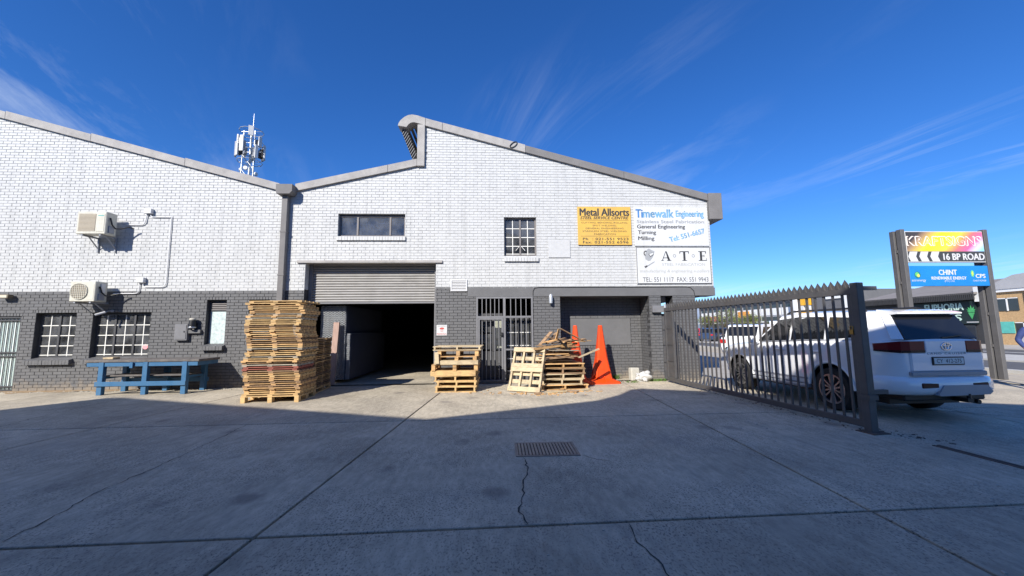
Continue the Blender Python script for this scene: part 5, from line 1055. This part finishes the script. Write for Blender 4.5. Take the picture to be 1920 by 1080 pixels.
# ------------------------------------------------------------------ person at the street edge
def person(label, loc, rz):
    o = thing('person', label, 'person', loc, rz)
    J = {'pel': (0, 0, .92), 'bel': (0, .0, 1.08), 'che': (0, .01, 1.32), 'nek': (0, .02, 1.50), 'hd0': (0, .03, 1.58), 'hd1': (0, .04, 1.70),
         'lh': (-.10, 0, .88), 'lk': (-.11, .10, .48), 'la': (-.11, .0, .09), 'lt': (-.12, .16, .03), 'rh': (.10, 0, .88), 'rk': (.11, -.02, .48), 'ra': (.11, -.14, .10), 'rt': (.12, .0, .03),
         'ls': (-.19, .0, 1.42), 'le': (-.31, -.08, 1.17), 'lw': (-.30, .10, .98), 'lf': (-.28, .17, .93), 'rs': (.19, 0, 1.42), 're': (.28, -.06, 1.16), 'rw': (.27, .10, .97), 'rf': (.25, .17, .92)}
    rad = {'pel': .15, 'bel': .14, 'che': .155, 'nek': .06, 'hd0': .075, 'hd1': .095, 'lh': .10, 'rh': .10, 'lk': .065, 'rk': .065, 'la': .045, 'ra': .045, 'lt': .04, 'rt': .04, 'ls': .075, 'rs': .075, 'le': .055, 're': .055, 'lw': .04, 'rw': .04, 'lf': .03, 'rf': .03}
    ks = list(J); E_ = [('pel', 'bel'), ('bel', 'che'), ('che', 'nek'), ('nek', 'hd0'), ('hd0', 'hd1'), ('pel', 'lh'), ('lh', 'lk'), ('lk', 'la'), ('la', 'lt'), ('pel', 'rh'), ('rh', 'rk'), ('rk', 'ra'), ('ra', 'rt'), ('che', 'ls'), ('ls', 'le'), ('le', 'lw'), ('lw', 'lf'), ('che', 'rs'), ('rs', 're'), ('re', 'rw'), ('rw', 'rf')]
    me = bpy.data.meshes.new('body'); me.from_pydata([J[k] for k in ks], [(ks.index(a), ks.index(b)) for a, b in E_], [])
    ob = bpy.data.objects.new('body', me); C.objects.link(ob); ob.modifiers.new('s', 'SKIN'); ob.modifiers.new('u', 'SUBSURF').levels = 2
    for i, k in enumerate(ks): me.skin_vertices[0].data[i].radius = (rad[k], rad[k]*(.72 if k in ('pel', 'bel', 'che') else 1))
    me.skin_vertices[0].data[0].use_root = True
    nm = bpy.data.meshes.new_from_object(ob.evaluated_get(bpy.context.evaluated_depsgraph_get())); ob.modifiers.clear(); ob.data = nm; ob.parent = o
    for m in (mat('work_jacket_blue', (.03, .05, .16), .8, .2, 9, .3, 40), mat('skin', (.25, .14, .09), .6, .05, 9), mat('dark_trousers', (.03, .035, .06), .85, .15, 9), mat('short_hair', (.012, .01, .01), .8, 0), mat('shoe', (.02, .02, .02), .5, 0)): nm.materials.append(m)
    for pz in nm.polygons:
        c = pz.center; hand = abs(c.x) > .2 and c.z < .99; head = c.z > 1.53
        pz.material_index = 1 if hand else (3 if head and (c.z > 1.72 or c.y < .01) else 1 if head else 4 if c.z < .08 else 2 if c.z < .93 else 0)
    nm.shade_smooth()
    mb = MB(); 
    for s in (-1, 1): mb.lathe([(0, 0), (.012, .004), (0, .01)], 8, Matrix.Translation((s*.033, .118, 1.655)) @ Matrix.Rotation(R(-90), 4, 'X'))
    mb.build('eyes', M_black, o); mb = MB(); mb.prism([(.118, 1.60), (.15, 1.612), (.122, 1.655)], -.012, .012, axis='X'); mb.build('nose', MATS['skin'], o)
    mb = MB(); mb.prism([(.17, .935), (.145, .875), (.19, .86), (.215, .92)], -.33, -.24, axis='X'); mb.build('glove', M_black, o)
    return o
person('person in dark blue work clothes standing at the pavement edge beside the pylon sign', (12.62, -2.72, 0), R(160))
# ------------------------------------------------------------------ buildings across the street
M_bgdark = mat('dark_cladding', (.035, .035, .037), .7, .15, 2); M_bgrey = mat('mid_grey_render', (.12, .12, .125), .8, .08, 1); M_lgrey = mat('light_grey_render', (.38, .38, .39), .8, .08, 1)
M_yb = mat('yellow_face_brick', (.46, .30, .15), .85, .2, 9); M_white = mat('white_render', (.72, .72, .71), .7, .06, 1); M_teal = mat('teal_paint', (.10, .42, .36), .6, .15, 4)
M_bwin = mat('far_window', (.03, .035, .045), .08, .1, 3, spec=.8); M_roofg = mat('old_roof_sheet', (.21, .19, .175), .85, .15, 1.2)
e1 = thing('shop_building', 'dark fronted shop with green leaf sign across the street', 'building', (38, 16.9, 0))
mb = MB(); mb.box(.1, 14, 0, 9.4, 0, 3.9); mb.build('wall', M_bgdark, e1)
mb = MB(); mb.prism([(-.6, 4.05), (7, 5.6), (14.5, 4.05), (14.5, 3.95), (-.6, 3.95)], -.15, 9.6); mb.build('roof', M_roofg, e1)
mb = MB()
for k in range(70): y = -.1+k*.13; mb.box(-.62, -.56, y, y+.075, 3.52, 4.06)
mb.box(-.56, -.52, -.1, 9.2, 3.5, 4.08); tag(mb.build('fascia_ribs', M_bgdark, e1), kind='stuff')
mb = MB(); mb.box(-.12, .08, .25, 5.2, 1.62, 3.45); sgn = mb.build('shop_sign', mat('sign_green_black', (.012, .022, .022), .5, .1, 3), e1)
MX = Matrix(((0, 1, 0, 0), (-1, 0, 0, 0), (0, 0, 1, 0), (0, 0, 0, 1)))    # sign plane facing -X, reading towards -Y
M_mint = mat('mint_lettering', (.50, .66, .56), .5, .05, 4)
text('EUPHORIA', -3.75, 2.75, 2.75, .56, -.14, M_mint, sgn, M=MX, bold=.05); text('S', -1.65, 1.88, .45, .5, -.14, M_mint, sgn, M=MX, bold=.05)
mb = MB()
for a in (-75, -50, -25, 0, 25, 50, 75):
    l = .55-.0035*abs(a); c, s_ = math.sin(R(a)), math.cos(R(a)); n_ = (s_, -c); b0 = (-.52, 2.55)
    q_ = [(b0[0], b0[1]), (b0[0]+c*l*.5+n_[0]*.06, b0[1]+s_*l*.5+n_[1]*.06), (b0[0]+c*l, b0[1]+s_*l), (b0[0]+c*l*.5-n_[0]*.06, b0[1]+s_*l*.5-n_[1]*.06)]
    mb.prism(q_, -.142-.001*(a+80)/20, -.13, M=MX)
mb.prism([(-.72, 2.5), (-.32, 2.5), (-.52, 2.0)], -.16, -.13, M=MX); mb.build('leaf_emblem', mat('leaf_green', (.07, .36, .12), .5, .3, 5), sgn)
mb = MB(); mb.box(-.9, -.15, -.14, -.12, 1.73, 1.79, 0, MX); mb.build('small_print_line', M_pvc, sgn)
mb = MB(); mb.box(-.3, .12, -.35, .1, 3.35, 4.5); mb.build('end_pier', M_white, e1)
for k in range(3): mb = MB(); y = .5+k*3; mb.box(-.03, .09, y, y+1.7, .1, 1.5); mb.build('window', M_bwin, e1)
e2 = thing('brick_building', 'yellow brick workshop with teal panel and white sign band across the street', 'building', (38, 4.5, 0))
mb = MB(); mb.box(.0, 12, 0, 11.9, 0, 4.4); mb.build('wall', M_yb, e2)
mb = MB(); mb.prism([(12.2, 4.25), (10.2, 5.15), (9.6, 5.2), (-.2, 4.3), (-.2, 4.2), (12.2, 4.15)], -.2, 12.3, axis='X'); mb.build('gable', M_lgrey, e2)
mb = MB(); mb.box(-.15, 0, 9.0, 11.9, 3.95, 4.65); mb.build('sign_band', M_white, e2)
for (y0, y1, z0, z1, m, nme) in ((10.2, 11.4, 2.55, 3.5, M_bwin, 'window'), (8.1, 9.3, 2.55, 3.5, M_bwin, 'window'), (10.6, 11.35, .9, 1.75, M_teal, 'painted_panel'), (9.6, 10.5, .9, 1.7, M_bwin, 'window'), (8.2, 10.3, .02, 1.0, M_lgrey, 'roller_shutter'), (4.5, 7, .02, 2.4, M_lgrey, 'roller_shutter')):
    mb = MB(); mb.box(-.05, .05, y0, y1, z0, z1); wv = mb.build(nme, m, e2)
    if nme == 'window': mb = MB(); frame(mb, 0, 1, 0, 1, 0, 1, .1); mb = MB(); mb.box(-.08, -.045, (y0+y1)/2-.04, (y0+y1)/2+.04, z0, z1); mb.box(-.08, -.045, y0, y1, z1-.06, z1); mb.build('mullion', M_white, wv)
mb = MB(); mb.box(-.08, 0, 11.4, 11.55, 1.3, 2.9); mb.build('downpipe', M_white, e2); mb = MB(); mb.box(-.12, .0, 9.35, 9.75, .3, 4.0); mb.build('grey_pier', M_bgrey, e2)
e3 = thing('office_block', 'grey office block with yellow panels and white end columns behind the car', 'building', (55, 45, 0))
mb = MB(); mb.box(0, 15, 0, 7.2, 0, 7.3); mb.box(.3, 15, 7.2, 11.5, 0, 7.2); mb.build('wall', M_bgrey, e3)
for y in (-.5, 10.3): mb = MB(); mb.box(-.5, .4, y, y+1.1, 0, 7.6); mb.build('column', M_white, e3)
for (y0, z0, z1) in ((7.6, 5.3, 6.7), (8.9, 5.3, 6.7), (7.6, 3.0, 4.4), (8.9, 3.0, 4.4)): mb = MB(); mb.box(-.1, .35, y0, y0+1.15, z0, z1); mb.build('yellow_panel', mat('yellow_cladding', (.72, .38, .03), .5, .1, 3), e3)
for y0 in (7.75, 9.05): mb = MB(); mb.box(-.05, .36, y0, y0+.8, 4.45, 5.25); mb.build('window', M_pvc, e3)
mb = MB(); mb.box(-.2, .02, 1.0, 4.2, 6.0, 7.0); sb_ = mb.build('sign_board', M_white, e3)
e4 = thing('office_block', 'long grey office building with white band and dark window strips along the street', 'building', (56, 57.5, 0))
mb = MB(); mb.box(0, 14, 0, 32, 0, 6.9); mb.build('wall', M_lgrey, e4)
mb = MB(); mb.box(-.8, 14.5, -.2, 32.4, 6.9, 7.35); mb.build('roof_edge', M_white, e4); mb = MB(); mb.box(-.05, .05, 0, 32, 5.95, 6.9); mb.build('grey_band', M_bgrey, e4)
for k in range(11):
    y = .4+k*2.88
    mb = MB(); mb.box(-.04, .04, y, y+2.5, 5.35, 5.9); mb.build('window', M_bwin, e4)
    mb = MB(); mb.box(-.06, .04, y+.05, y+2.6, 3.9, 5.25); mb.build('white_panel', M_white, e4)
    mb = MB(); mb.box(-.04, .04, y, y+2.5, 1.2, 3.6); mb.build('window', M_bwin, e4)
mb = MB(); mb.box(-.2, -.07, 12.4, 16.2, 3.7, 5.0); mb.build('orange_sign', mat('orange_sign', (.70, .30, .05), .5, .2, 2), e4); mb = MB(); mb.box(-.2, -.07, 24.5, 30, 2.9, 4.3); mb.build('red_sign', mat('pink_red_sign', (.55, .10, .14), .5, .3, 2), e4)
e5 = thing('shop_building', 'low white and brown shopfront under the trees across the street', 'building', (46, 46, 0))
mb = MB(); mb.box(0, 6, 0, 26, 0, 2.3); mb.build('wall', M_lgrey, e5); mb = MB(); mb.box(-.8, 6.2, -.2, 26.2, 2.3, 2.5); mb.build('canopy', M_white, e5)
for k in range(8): mb = MB(); mb.box(-.04, .04, .6+k*3.1, 2.6+k*3.1, .1, 2.1); mb.build('window', mat('brown_glass', (.05, .04, .035), .2, .1, 3), e5)
# ------------------------------------------------------------------ street trees
def tree(label, loc, h, r, seed):
    rnd = random.Random(seed); o = thing('street_tree', label, 'tree', loc, 0, 'street trees'); mb = MB()
    mb.tube([(0, 0, 0), (.05, 0, h*.2), (0, .08, h*.45)], [.16, .12, .08], 8)
    for k in range(6):
        a = rnd.uniform(0, 6.3); mb.tube([(0, .04, h*.35), (math.cos(a)*r*.4, math.sin(a)*r*.4, h*.55), (math.cos(a)*r*.75, math.sin(a)*r*.75, h*rnd.uniform(.6, .85))], [.07, .04, .015], 6)
    mb.build('trunk', mat('bark', (.10, .075, .05), .9, .3, 8), o)
    lb = MB(); cl = [(Vector((rnd.gauss(0, .45)*r, rnd.gauss(0, .45)*r, h*rnd.uniform(.42, .95))), rnd.uniform(.25, .5)*r) for _ in range(22)]
    for c, cr in cl:
        for _ in range(130):
            d = Vector((rnd.gauss(0, 1), rnd.gauss(0, 1), rnd.gauss(0, .8))).normalized()*cr*rnd.uniform(.5, 1.05); q_ = c+d; s_ = rnd.uniform(.06, .13); a = Vector((rnd.gauss(0, 1), rnd.gauss(0, 1), rnd.gauss(0, 1))).normalized(); b = a.orthogonal().normalized()
            lb.add([q_-a*s_, q_+b*s_*.6, q_+a*s_, q_-b*s_*.6], [(0, 1, 2, 3)], rnd.choice((0, 0, 1)))
    lb.build('crown', [mat('foliage_olive', (.10, .13, .03), .7, .4, 3), mat('foliage_yellow', (.22, .21, .05), .7, .3, 3)], o)
tree('yellowish street tree before the long office building', (43, 58, 0), 4.6, 2.3, 1)
tree('second street tree beside the yellowish one', (42, 50, 0), 3.6, 1.7, 2)
tree('small street tree in front of the white shopfront', (44, 66, 0), 4.0, 1.8, 3)
tree('bare looking street tree at the far end of the street', (36, 74, 0), 4.2, 2.4, 4)
# ------------------------------------------------------------------ other vehicles
def small_car(label, loc, rz, m, van=False, sc=1):
    o = thing('parked_van' if van else 'parked_car', label, 'van' if van else 'car', loc, rz, 'vehicles along the street')
    def s2(y, wd, zb, zt): hw = wd/2*sc; return [Vector((x, y*sc, z*sc)) for x, z in ((-hw*.9, zb), (-hw, zb+.2), (-hw, (zb+zt)/2), (-hw*.93, zt), (hw*.93, zt), (hw, (zb+zt)/2), (hw, zb+.2), (hw*.9, zb))]
    hood = .82 if not van else 1.0
    loft([s2(-2.1, 1.55, .34, .80), s2(-2.0, 1.72, .25, .92), s2(-.4, 1.78, .22, .95), s2(.9, 1.78, .22, .93), s2(1.9, 1.68, .25, hood), s2(2.1, 1.45, .34, hood-.15)]).build('body', m, o, True, 40)
    tp = 1.48 if not van else 1.95; bk_ = -2.0 if van else -1.9
    mb = MB(); pr = [(bk_, .92), (bk_+.25 if not van else bk_, tp-.05), (bk_+.45, tp), (.25, tp), (1.05 if not van else 1.2, .93)]
    mb.prism([(a*sc, b*sc) for a, b in pr], -.70*sc, .70*sc, axis='X'); mb.build('cabin', m, o, True, 30)
    for s in (-1, 1):
        mb = MB(); mb.prism([(a*sc, b*sc) for a, b in ((bk_+.25, .98), (bk_+.42, tp-.12), (.2, tp-.12), (.85, .98))], min(s*.70, s*.712)*sc, max(s*.70, s*.712)*sc, axis='X'); mb.build('side_window', MATS['privacy_glass'], o)
        mb = MB(); mb.box(min(s*.55, s*.8)*sc, max(s*.55, s*.8)*sc, -2.12*sc, -2.0*sc, .68*sc, .84*sc); mb.build('tail_lamp', mat('lamp_red', (.45, .02, .02), .2, 0), o)
        for y in (-1.3, 1.3):
            mb = MB(); mb.lathe([(0, -.1), (.30*sc, -.1), (.32*sc, -.06), (.32*sc, .06), (.30*sc, .1), (.2*sc, .1), (.18*sc, .08), (0, .08)], 18, Matrix.Translation((s*.80*sc, y*sc, .32*sc)) @ Matrix.Rotation(R(90)*s, 4, 'Y')); mb.build('wheel', M_tyre, o)
    mb = MB(); mb.prism([(a*sc, b*sc) for a, b in ((bk_+.03, 1.0), (bk_+.225, tp-.1), (bk_+.21, tp-.1), (bk_-.0, 1.0))], -.6*sc, .6*sc, axis='X'); mb.build('rear_window', MATS['privacy_glass'], o)
    mb = MB(); mb.prism([(a*sc, b*sc) for a, b in ((.32, tp-.06), (1.03, .98), (1.07, 1.0), (.36, tp-.04))], -.6*sc, .6*sc, axis='X'); mb.build('windscreen', MATS['privacy_glass'], o)
    return o
M_cred = mat('red_car_paint', (.42, .02, .03), .25, .03, 3, coat=.6); M_cblue = mat('dark_blue_car_paint', (.03, .05, .10), .25, .03, 3, coat=.6); M_cblk = mat('black_car_paint', (.015, .015, .017), .25, .02, 3, coat=.6); M_csil = mat('silver_car_paint', (.4, .41, .42), .3, .02, 3, coat=.5)
small_car('white hatchback parked nose-in beyond the open gate', (13.6, 7.6, .01), R(-62), M_carw, False, 1.12)
small_car('red car far down the street behind the gate bars', (21.0, 31.0, 0), R(-20), M_cred)
small_car('second red car further down the street', (24.8, 36, 0), R(-20), M_cred)
small_car('dark blue car parked beside the red cars', (24.2, 30.0, 0), R(-55), M_cblue)
small_car('black car beside the dark blue car', (26.8, 30.0, 0), R(-55), M_cblk)
small_car('silver car at the far kerb under the trees', (31, 38, 0), R(-5), M_csil)
small_car('white van parked across the street before the shopfront', (33.5, 33, 0), R(-30), M_carw, True, 1.15)
small_car('white car at the far end of the street', (27.0, 44, 0), R(-8), M_carw)
# ------------------------------------------------------------------ telecom tower behind the left building
tw = thing('telecom_mast', 'white lattice telecom mast with panel antennas behind the left roof', 'mast', (-39.4, 50, 0))
mb = MB(); q3 = [(1.0*math.cos(R(a)), 1.0*math.sin(R(a))) for a in (90, 210, 330)]; lv = [0, 6, 12, 18, 22, 25, 27.5, 30]
for i in range(3):
    a, b = q3[i], q3[(i+1) % 3]; mb.tube([(a[0]*1.4, a[1]*1.4, 0), (a[0], a[1], 34)], .07, 6)
    for z0, z1 in zip(lv, lv[1:]): mb.tube([(a[0]*1.1, a[1]*1.1, z0), (b[0]*1.1, b[1]*1.1, z1)], .035, 5); mb.tube([(b[0]*1.1, b[1]*1.1, z0), (a[0]*1.1, a[1]*1.1, z1)], .035, 5); mb.tube([(a[0]*1.1, a[1]*1.1, z1), (b[0]*1.1, b[1]*1.1, z1)], .03, 5)
mb.build('lattice', M_galv, tw)
mb = MB(); mb.tube([(0, 0, 0), (0, 0, 34.6)], .16, 10); mb.build('pole', M_galv, tw, True); mb = MB(); mb.tube([(.2, 0, 34), (.2, 0, 37.2)], [.05, .02], 6); mb.build('lightning_rod', M_galv, tw)
mb = MB()
for z, rr in ((28.9, 1.75), (30.6, 1.8), (32.2, 1.8), (34.1, 1.7)):
    pts = [(rr*math.cos(R(k*30)), rr*math.sin(R(k*30)), z) for k in range(13)]; mb.tube(pts, .05, 6, caps=False)
    for k in range(0, 12, 2): mb.tube([(0, 0, z), pts[k]], .04, 5)
mb.build('ring_frame', M_galv, tw)
ants = [(-95, 31.2, 2.6, .42), (-150, 30.6, 2.4, .5), (-60, 33.4, 1.6, .5), (-20, 32.0, 1.7, .4), (-178, 32.6, 1.8, .4), (20, 30.8, 2.4, .45), (60, 31, 2.4, .4), (110, 31, 2.4, .4), (150, 31.4, 2.2, .4), (-120, 30.3, 2.0, .35), (-35, 30.2, 2.2, .3)]
for a, z, h, wd in ants:
    M = Matrix.Rotation(R(a+90), 4, 'Z') @ Matrix.Translation((0, -1.85, z)); mb = MB(); mb.bbox(-wd*.7, wd*.7, -.22, .0, -h/2, h/2, .02, 0, M); mb.build('panel_antenna', M_pvc, tw)
    mb = MB(); mb.box(-.22, .22, .05, .55, -h*.35, h*.2, 0, M); mb.box(-.03, .03, 0, .06, -h*.45, h*.45, 0, M); mb.build('remote_unit', M_cargrey if a % 4 else M_black, tw)
for a, z in ((-80, 27.4), (-170, 27.5), (-10, 26.8)):
    M = Matrix.Rotation(R(a+90), 4, 'Z') @ Matrix.Translation((0, -1.2, z)) @ Matrix.Rotation(R(90), 4, 'X'); mb = MB(); mb.lathe([(0, -.1), (.3, -.1), (.33, .1), (.3, .16), (0, .18)], 16, M); mb.build('dish', M_pvc, tw, True)
# ------------------------------------------------------------------ hills far away
mb = MB(); pr = [(1500, -30), (1500, 60), (1750, 110), (1900, 190), (2000, 225), (2250, 215), (2500, 232), (2800, 228), (3050, 205), (3300, 150), (3700, 90), (4200, 60), (4200, -30)]
mb.prism(pr, 2600, 3600); tag(mb.build('hills', mat('haze_tinted_rock', (.26, .31, .38), .9, .15, .01)), kind='structure')  # rock colour shifted to pale blue-grey, standing in for distance haze
# ------------------------------------------------------------------ the sister factory across the yard (casts the long shade)
Z_ = thing('factory_building', 'matching saw-tooth roofed factory facing the yard behind the viewpoint', 'building', (0, -13, 0))
prf = [(-30, 0), (-30, 6.7), (-18.9, 6.7), (-16.2, 7.7), (-16.15, 8.85), (-15.7, 8.82), (-6.4, 6.65), (-3.9, 7.72), (-3.6, 8.2), (-3.5, 8.75), (-3.25, 8.85), (-2.9, 8.75), (4.7, 6.8), (5.6, 6.6), (5.6, 0)]
mb = MB(); mb.prism(prf, -14, 0); mb.build('wall', M_wbrick, Z_)
mb = MB(); mb.box(-30, 5.62, 0, .012, 0, 2.7); mb.build('painted_band', M_gbrick, Z_)
